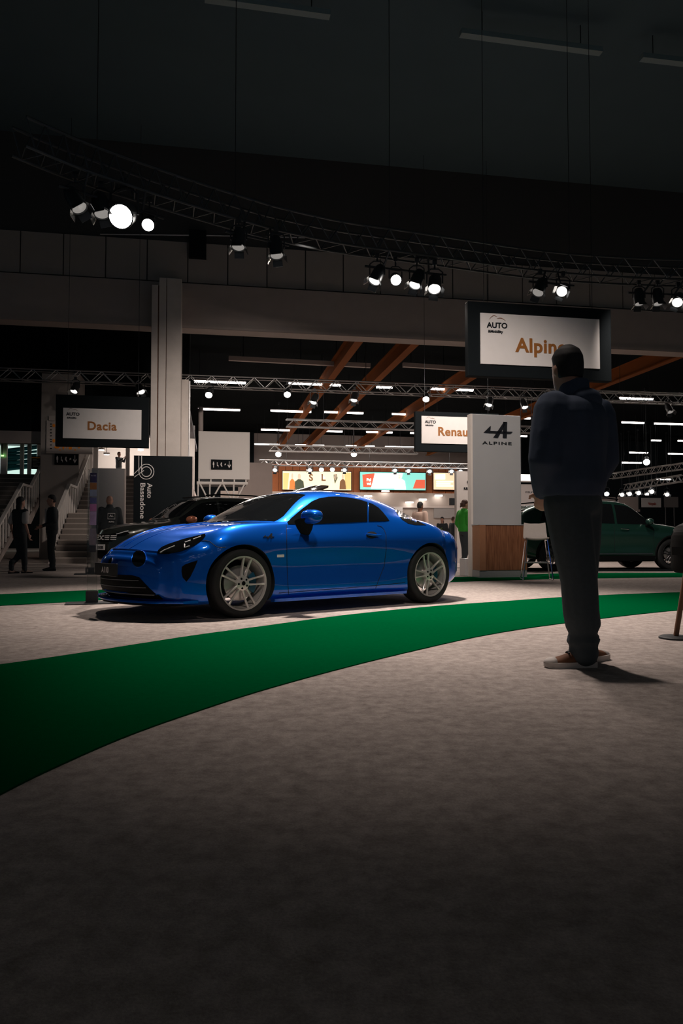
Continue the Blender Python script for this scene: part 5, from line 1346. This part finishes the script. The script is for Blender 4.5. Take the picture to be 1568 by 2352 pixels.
# dark estate behind the blue car
M_dkgreen = mat('dark_olive_paint', (.020, .024, .021), .3, .3, coat=1.0, noise=.08)
JY = math.radians(217); JP = Vector((-2.94, 15.9, 0))
jog, DJ, jb, jpl = wagon('estate_car', JP, JY, M_dkgreen, 'black estate car with copper mirror caps behind the blue coupe', mirror_mat=mat('copper_cap', (.62, .22, .12), .35, .3, coat=.6, noise=.05))
RYp = Matrix.Rotation(PI/2, 3, 'Z')
texto('plate_lettering', 'JOGGER', M_ink, jpl, (2.322, 0, .52), RYp, width=.36, height=.055, bold=.015, depth=.003)
def emblem_bar(y0, y1, z0, z1, poly=None):
    q = poly or [(y0, z0), (y1, z0), (y1, z1), (y0, z1)]
    DJ.panel(q, lambda p: (Vector((5, p[0], p[1])), Vector((-1, 0, 0))), .03, .008).build('grille_emblem', M_white, jog)
zc = .735
for s in (1, -1):
    for dz in (-.035, 0, .035):
        if dz or True:
            emblem_bar(s*.17, s*.33, zc+dz-.008, zc+dz+.008); emblem_bar(s*.37, s*.52, zc+dz-.008, zc+dz+.008)
    emblem_bar(0, 0, 0, 0, [(s*.01, zc-.012), (s*.05, zc-.043), (s*.13, zc-.043), (s*.13, zc-.025), (s*.06, zc-.025), (s*.035, zc), (s*.06, zc+.025), (s*.13, zc+.025), (s*.13, zc+.043), (s*.05, zc+.043), (s*.01, zc+.012)])
# daytime lamps
for s in (1, -1):
    DJ.line([(s*.50, .80), (s*.60, .83), (s*.68, .86)], lambda p: (Vector((5, p[0], p[1])), Vector((-1, 0, 0))), .03, .010, .008).build('daytime_lamp', M_drl, jog)
# open tailgate
tg = []
for t, hw_ in ((0, .58), (.3, .62), (.7, .64), (1.0, .56)):
    x = -1.95 - .95*t; z = 1.53 + .52*t - .18*t*t + .10*t
    tg.append([Vector((x+.02, y*hw_, z+.035*(1-y*y))) for y in np.linspace(-1, 1, 9)] + [Vector((x+.03, y*hw_, z-.05+.035*(1-y*y))) for y in np.linspace(1, -1, 9)])
MB().loft(tg).build('open_tailgate', mat('gloss_tailgate', (.05, .03, .022), .12, coat=1, noise=.05), jog, angle=40)
for s in (1, -1): tubeo('gas_strut', [(-2.0, s*.55, 1.25), (-2.35, s*.57, 1.66)], .012, M_trim, jog)

# green SUV on the right
M_sgreen = mat('green_metallic_paint', (.016, .062, .046), .3, .5, coat=1.0, noise=.06)
SP = Vector((5.95, 17.25, .0)); suv, DS, sbod, spl = wagon('suv', SP, math.radians(11.5), M_sgreen, 'dark green SUV parked side-on behind the standing man', roof=1.0, R=.36, coupe=.6, chrome_sill=True)
# orange crossover behind it
ocr, DO, obod, opl = wagon('crossover', Vector((13.2, 24.6, 0)), math.radians(188), mat('black_crossover_paint', (.02, .02, .022), .3, coat=1, noise=.1), 'dark crossover with an orange roof beyond the green SUV', roof=1.12)
pr = []
for x in np.linspace(.38, -1.85, 14):
    z9 = WLZ[8][0]; zz = float(hermite(WX, [WLZ[6][i]+(WLZ[10][i]-WLZ[6][i])*1.12 for i in range(16)], [x])[0])
    pr.append([Vector((x, y*.60, zz+.02-.075*y*y)) for y in np.linspace(-1, 1, 11)] + [Vector((x, y*.60, zz-.03-.075*y*y)) for y in np.linspace(1, -1, 11)])
MB().loft(pr).build('orange_roof', mat('orange_roof_paint', (.75, .30, .06), .3, coat=1, noise=.05), ocr, angle=40)
# dark car at the right edge
edge, DE, ebod, epl = wagon('parked_car', Vector((6.78, 9.75, 0)), math.radians(184), mat('black_car_paint', (.005, .006, .007), .6, spec=.1, noise=.1), 'black car cut off by the right edge of the photo', R=.35, plate_mat=M_trim)
# platform strip under the SUV side
a, c = on_z(1206, 1309.5), on_z(1545, 1309.5)
m = MB(); m.loft([[on_z(u, 1312.0), on_z(u, 1312.0)+Vector((0, 0, .025)), on_z(u, 1306.5)+Vector((0, 0, .025)), on_z(u, 1306.5)] for u in (1196, 1560, 1700)])
o = m.build('floor_strip', M_matblack); tag(o, 'low black edging strip on the floor in front of the green SUV', 'floor strip')

# ================================================================== people
def chain(mb, pts, n=12):
    """tapered limb with round ends: pts = [(Vector, r)]"""
    P = [Vector(p) for p, r in pts]; Rr = [r for p, r in pts]
    d0 = (P[0]-P[1]).normalized(); d1 = (P[-1]-P[-2]).normalized()
    pp = [P[0]+d0*Rr[0]*.95, P[0]+d0*Rr[0]*.6] + P + [P[-1]+d1*Rr[-1]*.6, P[-1]+d1*Rr[-1]*.95]
    rr = [Rr[0]*.25, Rr[0]*.8] + Rr + [Rr[-1]*.8, Rr[-1]*.25]
    mb.tube(pp, rr, n)
def ering(c, rx, ry, yaw, n=20, power=1.0):
    out = []
    for k in range(n):
        a = 2*PI*k/n; ca, sa = math.cos(a), math.sin(a)
        x = rx*math.copysign(abs(ca)**power, ca); y = ry*math.copysign(abs(sa)**power, sa)
        out.append(Vector((c[0]+x*math.cos(yaw)-y*math.sin(yaw), c[1]+x*math.sin(yaw)+y*math.cos(yaw), c[2])))
    return out
def ellipsoid(mb, c, rx, ry, rz, yaw=0, n=16, m=10):
    rings = []
    for i in range(m+1):
        t = -PI/2 + PI*(i+.0)/m; t = max(-PI/2+.08, min(PI/2-.08, t))
        rings.append(ering((c[0], c[1], c[2]+rz*math.sin(t)), rx*math.cos(t), ry*math.cos(t), yaw, n))
    mb.loft(rings)
def remesh(mb, name, m, parent, voxel, smooth=4, mats=None):
    o = mb.build(name, m, parent, smooth=True)
    md = o.modifiers.new('r', 'REMESH'); md.mode = 'VOXEL'; md.voxel_size = voxel; md.use_smooth_shade = True
    s = o.modifiers.new('s', 'SMOOTH'); s.iterations = smooth; s.factor = .5
    me = evaluated(o); o.modifiers.clear(); old = o.data; o.data = me; bpy.data.meshes.remove(old); me.name = name
    me.polygons.foreach_set('use_smooth', [True]*len(me.polygons))
    return o
def shoe(parent, heel, toe_dir, L, sole_m, upper_m, name='shoe', cap=None):
    d = Vector((toe_dir[0], toe_dir[1], 0)).normalized(); e = Vector((-d.y, d.x, 0)); o = Vector((heel[0], heel[1], 0))
    rs = []; ru = []
    S = [(0, .030, 0), (.03, .036, 0), (.35, .034, 0), (.62, .046, 0), (.82, .047, 0), (.95, .034, .002), (1.0, .012, .008)]
    for t, w, z in S:
        c = o + d*(t*L); k = L/.28
        rs.append([c-e*w*k+Vector((0, 0, z)), c+e*w*k+Vector((0, 0, z)), c+e*w*k*1.04+Vector((0, 0, .03*k)), c-e*w*k*1.04+Vector((0, 0, .03*k))])
    sh = MB().loft(rs).build(name, sole_m, parent, angle=45)
    Hh = [(0.01, .030, .085), (.06, .035, .095), (.3, .036, .105), (.42, .037, .09), (.62, .043, .066), (.82, .043, .05), (.95, .030, .04), (.99, .012, .034)]
    k = L/.28
    for t, w, h in Hh:
        c = o + d*(t*L); rg = []
        for a in np.linspace(0, PI, 9): rg.append(c + e*(w*k*math.cos(a)) + Vector((0, 0, .022*k + (h-.022)*k*math.sin(a)**.8)))
        ru.append(rg)
    MB().loft(ru).build('upper', upper_m, sh, smooth=True)
    if cap:
        rc = []
        for t, w, h in ((.80, .045, .053), (.88, .041, .049), (.95, .032, .043), (1.0, .012, .035)):
            c = o + d*(t*L); rc.append([c + e*(w*k*math.cos(a)) + Vector((0, 0, .024*k + (h-.020)*k*math.sin(a)**.8)) for a in np.linspace(0, PI, 9)])
        MB().loft(rc).build('toe_cap', cap, sh, smooth=True)
        for t in (.45, .54, .63, .72):
            c = o + d*(t*L); tubeo('lace', [c+e*.022*k+Vector((0, 0, (.098-.06*(t-.45)/.3*1.3)*k)), c+Vector((0, 0, (.106-.06*(t-.45)/.3*1.3)*k)), c-e*.022*k+Vector((0, 0, (.098-.06*(t-.45)/.3*1.3)*k))], .005, M_ink, sh, 6)
    return sh
def hand(mb, wrist, d, side, k, curl=.5):
    """palm with four fingers and a thumb; d points from forearm to fingers, side = thumb direction"""
    d = Vector(d).normalized(); s = Vector(side); s = (s - d*s.dot(d)).normalized(); n = d.cross(s)
    w = Vector(wrist)
    rings = []
    for t, hw, th in ((-.01, .024, .02), (.03, .036, .016), (.07, .040, .014), (.092, .038, .012)):
        c = w + d*t*k; rings.append([c + s*hw*k*math.cos(a) + n*th*k*math.sin(a) for a in [2*PI*i/12 for i in range(12)]])
    mb.loft(rings)
    for i, (off, L) in enumerate(((.030, .072), (.010, .080), (-.010, .075), (-.029, .058))):
        b = w + d*.088*k + s*off*k; j1 = b + (d*math.cos(curl*.4)+n*math.sin(curl*.4))*L*.5*k; j2 = j1 + (d*math.cos(curl*1.3)+n*math.sin(curl*1.3))*L*.5*k
        chain(mb, [(b, .0095*k), (j1, .009*k), (j2, .0075*k)], 8)
    b = w + d*.025*k + s*.034*k; j1 = b + (d*.7+s*.7).normalized()*.04*k; j2 = j1 + (d*.9+s*.2+n*.3).normalized()*.032*k
    chain(mb, [(b, .013*k), (j1, .011*k), (j2, .009*k)], 8)

SKIN = mat('skin', (.52, .28, .20), .5, noise=.05)
SKIN_D = mat('skin_dark', (.20, .09, .055), .5, noise=.05)
def person(loc, yaw, h, label, top_m, leg_m, hair_m, skin=SKIN, pose=None, voxel=.02, head_yaw=None, hair='short', bulk=1.0, shoe_m=None, sole_m=None, sleeve=1.0, lower=True, top_name='jacket', collar=0.0, legs_loose=1.0, shoe_cap=None, shoe_len=.27):
    """figure facing local -y; pose overrides joints (given for 1.75 m)"""
    k = h/1.75
    J = dict(hipL=(.09, 0, .90), hipR=(-.09, 0, .90), kneeL=(.10, -.015, .49), kneeR=(-.10, -.015, .49), ankL=(.10, .02, .085), ankR=(-.10, .02, .085),
             shL=(.185, 0, 1.415), shR=(-.185, 0, 1.415), elL=(.245, .02, 1.13), elR=(-.245, .02, 1.13), wrL=(.25, -.06, .88), wrR=(-.25, -.06, .88),
             neck=(0, .0, 1.47), head=(0, -.015, 1.625), toeL=(.03, -1), toeR=(-.05, -1), pelvis=(0, 0, .95))
    J.update(pose or {}); V = {n: Vector(p)*k if len(p) == 3 else p for n, p in J.items()}
    r = empty('person', loc, yaw); tag(r, label, 'person')
    hy = head_yaw or 0.0
    def torso(mb, g, z0=.86, z1=1.47):
        R = [(.84, .15, .115), (.92, .165, .125), (1.0, .158, .12), (1.12, .152, .115), (1.25, .168, .122), (1.36, .178, .12), (1.42, .155, .10), (1.465, .075, .07)]
        rings = []
        for z, rx, ry in R:
            if z < z0-.01 or z > z1+.01: continue
            t = (z-.95)/.52; c = V['pelvis'].lerp(V['neck'], t); gg = g*(.45 if z < .95 and g > .02 else 1); rings.append(ering((c.x, c.y, z*k), (rx+gg)*k, (ry+gg)*k, 0, 20, .9))
        mb.loft(rings)
    # body: one continuous surface
    mb = MB(); torso(mb, -.012)
    hd = V['head']; Rz = Matrix.Rotation(hy, 3, 'Z'); H = lambda x, y, z: hd + Rz @ (Vector((x, y, z))*k)
    rings = []
    for z, rx, ry, oy in ((-.115, .028, .03, -.052), (-.10, .042, .05, -.04), (-.07, .055, .072, -.022), (-.03, .066, .085, -.008), (.02, .073, .092, 0), (.07, .072, .09, .004), (.105, .055, .07, .006), (.125, .025, .03, .006)):
        c = H(0, oy, z); rings.append(ering(c, rx*k, ry*k, hy, 20))
    mb.loft(rings)
    ellipsoid(mb, H(0, .02, -.03), .06*k, .07*k, .06*k, hy)
    chain(mb, [(H(0, -.09, .015), .010*k), (H(0, -.108, -.022), .014*k)], 8)                     # nose
    for s in (1, -1):
        ellipsoid(mb, H(s*.075, .012, -.005), .012*k, .022*k, .032*k, hy, 10, 6)                # ears
        ellipsoid(mb, H(s*.03, -.078, .028), .026*k, .012*k, .008*k, hy, 10, 6)                 # brows
    ellipsoid(mb, H(0, -.088, -.062), .024*k, .010*k, .011*k, hy, 10, 6)                        # mouth
    chain(mb, [(V['neck']-Vector((0, 0, .03*k)), .058*k), (hd+Vector((0, .015*k, -.06*k)), .052*k)])
    for s in 'LR':
        chain(mb, [(V['sh'+s], .05*k), (V['el'+s], .038*k), (V['wr'+s], .026*k)])
        dd = V['wr'+s]-V['el'+s]; hand(mb, V['wr'+s]+dd.normalized()*.015*k, dd, (0, -1, .2), k)
        if lower: chain(mb, [(V['hip'+s], .075*k), (V['knee'+s], .05*k), (V['ank'+s], .036*k)])
    remesh(mb, 'body', skin, r, voxel*.72 if voxel < .015 else voxel*.85, 2)
    for s in (1, -1):
        e = MB(); ellipsoid(e, H(s*.031, -.083, .012), .011*k, .006*k, .007*k, hy, 10, 6); e.build('eye', M_ink, r, smooth=True)
    # clothes
    mb = MB(); g = .014*bulk; torso(mb, g)
    for s in 'LR':
        el = V['el'+s]; wr = V['sh'+s].lerp(el, .75) if sleeve < .6 else V['wr'+s]
        pts = [(V['sh'+s], (.058+g)*k), (V['sh'+s].lerp(el, .5), (.052+g)*k)] + ([(wr, (.05+g)*k)] if sleeve < .6 else [(el, (.046+g*.85)*k), (el.lerp(wr, .6), (.040+g*.55)*k), (wr, (.034+g*.3)*k)])
        chain(mb, pts)
    if collar: mb.loft([ering(V['neck']+Vector((0, .0, -.05*k)), .10*k, .095*k, 0), ering(V['neck']+Vector((0, .01, .03*k)), .078*k, .082*k, 0), ering(V['neck']+Vector((0, .012, (.03+collar)*k)), .074*k, .08*k, 0)])
    remesh(mb, top_name, top_m, r, voxel, 4)
    if lower:
        mb = MB(); q = .014*legs_loose
        mb.loft([ering(V['pelvis']+Vector((0, 0, dz*k)), (rx+q*.5)*k, (ry+q*.5)*k, 0) for dz, rx, ry in ((-.11, .15, .115), (-.05, .165, .125), (.03, .160, .122), (.06, .152, .118))])
        for s in 'LR':
            a, b, c = V['hip'+s], V['knee'+s], V['ank'+s]
            chain(mb, [(a, (.082+q)*k), (a.lerp(b, .5), (.072+q)*k), (b, (.056+q)*k), (b.lerp(c, .45), (.055+q)*k), (c+Vector((0, 0, .13*k)), (.053+q)*k), (c+Vector((.006, 0, .085*k)), (.042+q*.75)*k), (c+Vector((0, 0, .05*k)), (.054+q*.9)*k), (c+Vector((-.004, 0, .02*k)), (.044+q*.7)*k), (c+Vector((0, 0, -.015*k)), (.050+q*.8)*k)])
        remesh(mb, 'trousers', leg_m, r, voxel, 3)
        for s in 'LR':
            td = Vector((J['toe'+s][0], J['toe'+s][1], 0)).normalized(); a = V['ank'+s]
            shoe(r, (a.x-td.x*.065*k, a.y-td.y*.065*k), td, shoe_len*k, sole_m or M_ink, shoe_m or M_black, cap=shoe_cap)
    # hair
    if hair != 'bald':
        mb = MB()
        top = [(.03, .080, .088, .018), (.075, .080, .096, .006), (.11, .064, .078, .006), (.138, .03, .035, .006)]
        if hair in ('short', 'long', 'bun'): top = [(-.05, .066, .060, .040), (-.01, .076, .070, .032)] + top
        if hair == 'long': top = [(-.20, .07, .045, .06), (-.12, .075, .05, .055)] + top
        mb.loft([ering(H(0, oy, z), rx*k, ry*k, hy) for z, rx, ry, oy in top])
        if hair == 'bun': ellipsoid(mb, H(0, .10, .02), .04*k, .05*k, .045*k, hy); chain(mb, [(H(0, .11, 0), .03*k), (H(0, .14, -.06), .02*k)])
        remesh(mb, 'hair', hair_m, r, max(.008, voxel*.7), 2)
    return r
C_black = mat('black_cloth', (.030, .036, .040), .9, noise=.15, nscale=30); C_navy = mat('navy_cloth', (.055, .075, .12), .9, noise=.2, nscale=20)
C_jeans = mat('dark_denim', (.06, .075, .085), .9, noise=.2, nscale=40); C_hairk = mat('dark_hair', (.016, .016, .017), .7, noise=.3, nscale=60)
C_hairb = mat('brown_hair', (.07, .03, .018), .6, noise=.3, nscale=60); C_green = mat('green_jacket_cloth', (.02, .26, .015), .7, noise=.15, nscale=15)
C_beige = mat('beige_wool', (.58, .42, .35), .9, noise=.08); C_white = mat('white_cloth', (.55, .50, .47), .8, noise=.06); C_brownshoe = mat('brown_canvas', (.16, .065, .03), .8, noise=.15)
C_tan = mat('tan_leather', (.30, .20, .15), .6, noise=.1)

# --- the man in the foreground (joints relative to his feet, measured from the photo; figure turned to the car)
FY = 4.12; FX = (1322-784)/F_PX*FY
fyaw = math.radians(228)
def fg(dx, dy, z): q = Matrix.Rotation(-fyaw, 3, 'Z') @ Vector((dx, dy, z)); return (q.x/1.03, q.y/1.03, q.z/1.03)
sx = lambda px: (px-1322)/407.0
fp = dict(hipL=fg(sx(1294), -.05, .92), hipR=fg(sx(1338), .05, .92), kneeL=fg(sx(1320), -.06, .48), kneeR=fg(sx(1338), .07, .48), ankL=fg(sx(1332), -.03, .095), ankR=fg(sx(1352), .12, .09),
          shL=fg(sx(1262), -.10, 1.43), shR=fg(sx(1386), .10, 1.43), elL=fg(sx(1236), -.14, 1.14), elR=fg(sx(1408), .14, 1.17), wrL=fg(sx(1246), .02, .985), wrR=fg(sx(1372), .16, .98),
          neck=fg(sx(1318), .0, 1.535), head=fg(sx(1305), .0, 1.672), pelvis=fg(sx(1315), 0, .97))
d = Matrix.Rotation(-fyaw, 3, 'Z') @ Vector((-1, -.10, 0)); fp['toeL'] = (d.x, d.y); d = Matrix.Rotation(-fyaw, 3, 'Z') @ Vector((.75, .65, 0)); fp['toeR'] = (-d.x, -d.y) if False else ((Matrix.Rotation(-fyaw, 3, 'Z') @ Vector((.80, .60, 0))).x, (Matrix.Rotation(-fyaw, 3, 'Z') @ Vector((.80, .60, 0))).y)
man = person((FX, FY, 0), fyaw, 1.80, 'man in dark jacket and jeans standing with his back to the camera at right', C_navy, C_jeans, C_hairk, pose=fp, voxel=.013, head_yaw=math.radians(-34), bulk=3.6, shoe_m=C_brownshoe, sole_m=C_white, collar=.05, legs_loose=3.0, shoe_cap=C_white, shoe_len=.285)
m = MB(); ellipsoid(m, Vector(fp['neck'])*1.03+Vector((0, .085, -.045)), .125, .075, .07); remesh(m, 'hood', C_navy, man, .015, 3)

# --- pair at the left by the stairs
P = on_z(44, 1317); pw = person((P.x, P.y, 0), math.radians(150), 1.58, 'woman in black waistcoat and white short sleeves walking towards the stairs', C_black, C_black, C_hairk, hair='long', pose=dict(kneeL=(.07, -.06, .49), ankL=(.06, .16, .12), kneeR=(-.06, -.08, .49), ankR=(-.05, -.10, .085), elL=(.26, .05, 1.14), elR=(-.26, .05, 1.14), wrL=(.27, -.02, .90), wrR=(-.28, -.02, .9)), sleeve=.5, top_name='waistcoat', shoe_m=C_tan)
for sg_ in (1, -1):
    m = MB(); chain(m, [(Vector((sg_*.20, .0, 1.36))*.903, .074), (Vector((sg_*.25, .045, 1.19))*.903, .070)]); m.build('sleeve', C_white, pw, smooth=True)
P = on_z(118, 1310.5); pm_ = person((P.x, P.y, 0), math.radians(-62), 1.70, 'man in dark suit and white shirt standing by the stair block', C_black, C_black, C_hairk, pose=dict(elL=(.24, .02, 1.13), wrL=(.14, -.20, 1.04), elR=(-.25, .02, 1.13), wrR=(-.12, -.22, 1.02)), top_name='suit_jacket')
m = MB(); m.loft([ering((0, -.10*.97, z*.97), w, .055, 0, 12) for z, w in ((1.10, .01), (1.22, .03), (1.36, .05), (1.43, .06))]); m.build('shirt_front', C_white, pm_, smooth=True)
# --- bald man by the dark car
p = on_y(252, 1139, 16.6); bm_ = person((p.x, 16.6, 0), math.radians(205), p.z, 'bald man in black work jacket with a white printed badge behind the dark car', C_black, C_black, C_hairk, hair='bald', bulk=2.2, top_name='work_jacket', collar=.05)
kk = p.z/1.75
for nm, wd, z, wdt in (('jacket_lettering', 'AL', 1.25, .09), ('jacket_lettering', 'AUTO', 1.12, .12)):
    texto(nm, wd, M_white, bm_, (-.02*kk, .165*kk, z*kk), Matrix.Rotation(PI, 3, 'Z'), width=wdt, bold=.03, depth=.01)
m = MB(); pts = [(-.08, 1.20), (-.08, 1.33), (.08, 1.33), (.08, 1.20)]; m.tube([Vector((x*kk-.02, .17*kk, z*kk)) for x, z in pts], .008, 6, closed=True); m.build('jacket_badge', M_white, bm_)
# --- man filming on the upper floor
p = loc_h(273, 1038, VT+4.6); P = HU*p.x + HV*p.y; person((P.x, P.y, ZU), math.radians(65), p.z-ZU, 'man in dark jacket filming with a phone on the upper floor', C_black, C_jeans, C_hairb, pose=dict(elL=(.22, -.16, 1.22), wrL=(.08, -.36, 1.42), elR=(-.22, -.16, 1.20), wrR=(-.07, -.36, 1.40)), voxel=.024)
o = boxo('mobile_phone', Vector((P.x, P.y, ZU)) + Matrix.Rotation(math.radians(65), 3, 'Z') @ Vector((0, -.44, 1.44*(p.z-ZU)/1.75)), (.16, .02, .08), M_gloss, R=Matrix.Rotation(math.radians(65), 3, 'Z'), bevel=.004); tag(o, 'dark mobile phone held up by the man on the upper floor', 'phone')
# --- woman in the green jacket
P = on_z(1067, 1303); gw = person((P.x, P.y, 0), math.radians(118), 1.69, 'woman in bright green jacket and black trousers beside the silver totem', C_green, C_black, C_hairb, hair='bun', bulk=2.2, pose=dict(elL=(.25, .05, 1.14), wrL=(.22, -.10, .93), elR=(-.25, .05, 1.14), wrR=(-.2, -.12, .95), kneeL=(.09, -.05, .49), ankL=(.09, -.06, .085), kneeR=(-.08, .0, .49), ankR=(-.08, .10, .09)), shoe_m=C_white, sole_m=C_white, collar=.03, voxel=.018)
# --- people beyond the tail of the blue car
def bystander(x, ytop, h, yaw, label, top, hair_m, **kw):
    Y = 1.0
    for Yq in np.linspace(12, 45, 700):
        if on_y(x, ytop, Yq).z >= h: Y = Yq; break
    p = on_y(x, ytop, Y); return person((p.x, Y, 0), math.radians(yaw), h, label, top, C_black, hair_m, voxel=.024, **kw)
bystander(964, 1153, 1.80, 135, 'dark-haired man in beige sweater beyond the tail of the blue car', C_beige, C_hairk, skin=SKIN_D, bulk=2.0)
bystander(977, 1184, 1.62, 100, 'dark-haired person in dark clothes just behind the man in beige', C_black, C_hairk, skin=SKIN_D)
bystander(1015, 1187.5, 1.64, -20, 'woman with long dark hair in black clothes beyond the blue car', C_black, C_hairk, hair='long')
bystander(1040, 1187, 1.72, 120, 'man in dark jacket left of the woman in green', C_black, C_hairb)
# --- plants beyond the car
M_leaf = mat('leaf_green', (.22, .34, .06), .6, noise=.3, nscale=8); M_pot = mat('plant_pot', (.25, .22, .2), .7, noise=.1)
for k, (x, y0, Y) in enumerate([(994, 1203, 24.0), (1004, 1207, 24.6), (984, 1206, 23.5)]):
    p = on_y(x, y0, Y); r = empty('potted_plant', (p.x, Y, 0)); H = p.z
    MB().lathe([(.001, 0), (.16, 0), (.21, .42), (.18, .42), (.17, .38), (.001, .38)], 24).build('pot', M_pot, r, angle=40)
    tubeo('stem', [(0, 0, .36), (.01, 0, H*.75)], .015, C_hairb, r)
    rnd = random.Random(k)
    for i in range(26):
        a = rnd.uniform(0, 2*PI); up = rnd.uniform(.1, 1.0); z0 = H*rnd.uniform(.5, .8); L = rnd.uniform(.22, .34)
        d = Vector((math.cos(a)*(1.1-up*.6), math.sin(a)*(1.1-up*.6), up)).normalized(); s = d.cross(Vector((0, 0, 1))).normalized(); b0 = Vector((0, 0, z0)); hgt = min(1, (H-z0)/max(.05, L*d.z)); L *= min(1.0, hgt)
        lf = [b0, b0+d*L*.45+s*.035, b0+d*L+Vector((0, 0, -.03)), b0+d*L*.45-s*.035, b0+d*L*.5+Vector((0, 0, .012))]
        MB().add(lf, [(0, 1, 4), (1, 2, 4), (2, 3, 4), (3, 0, 4)]).build('leaf', M_leaf, r, fix=False)
    tag(r, ['yellow-green potted plant beyond the tail of the blue car, middle one', 'yellow-green potted plant beyond the tail of the blue car, right one', 'yellow-green potted plant beyond the tail of the blue car, left one'][k], 'plant', 'potted plants beyond the blue car')
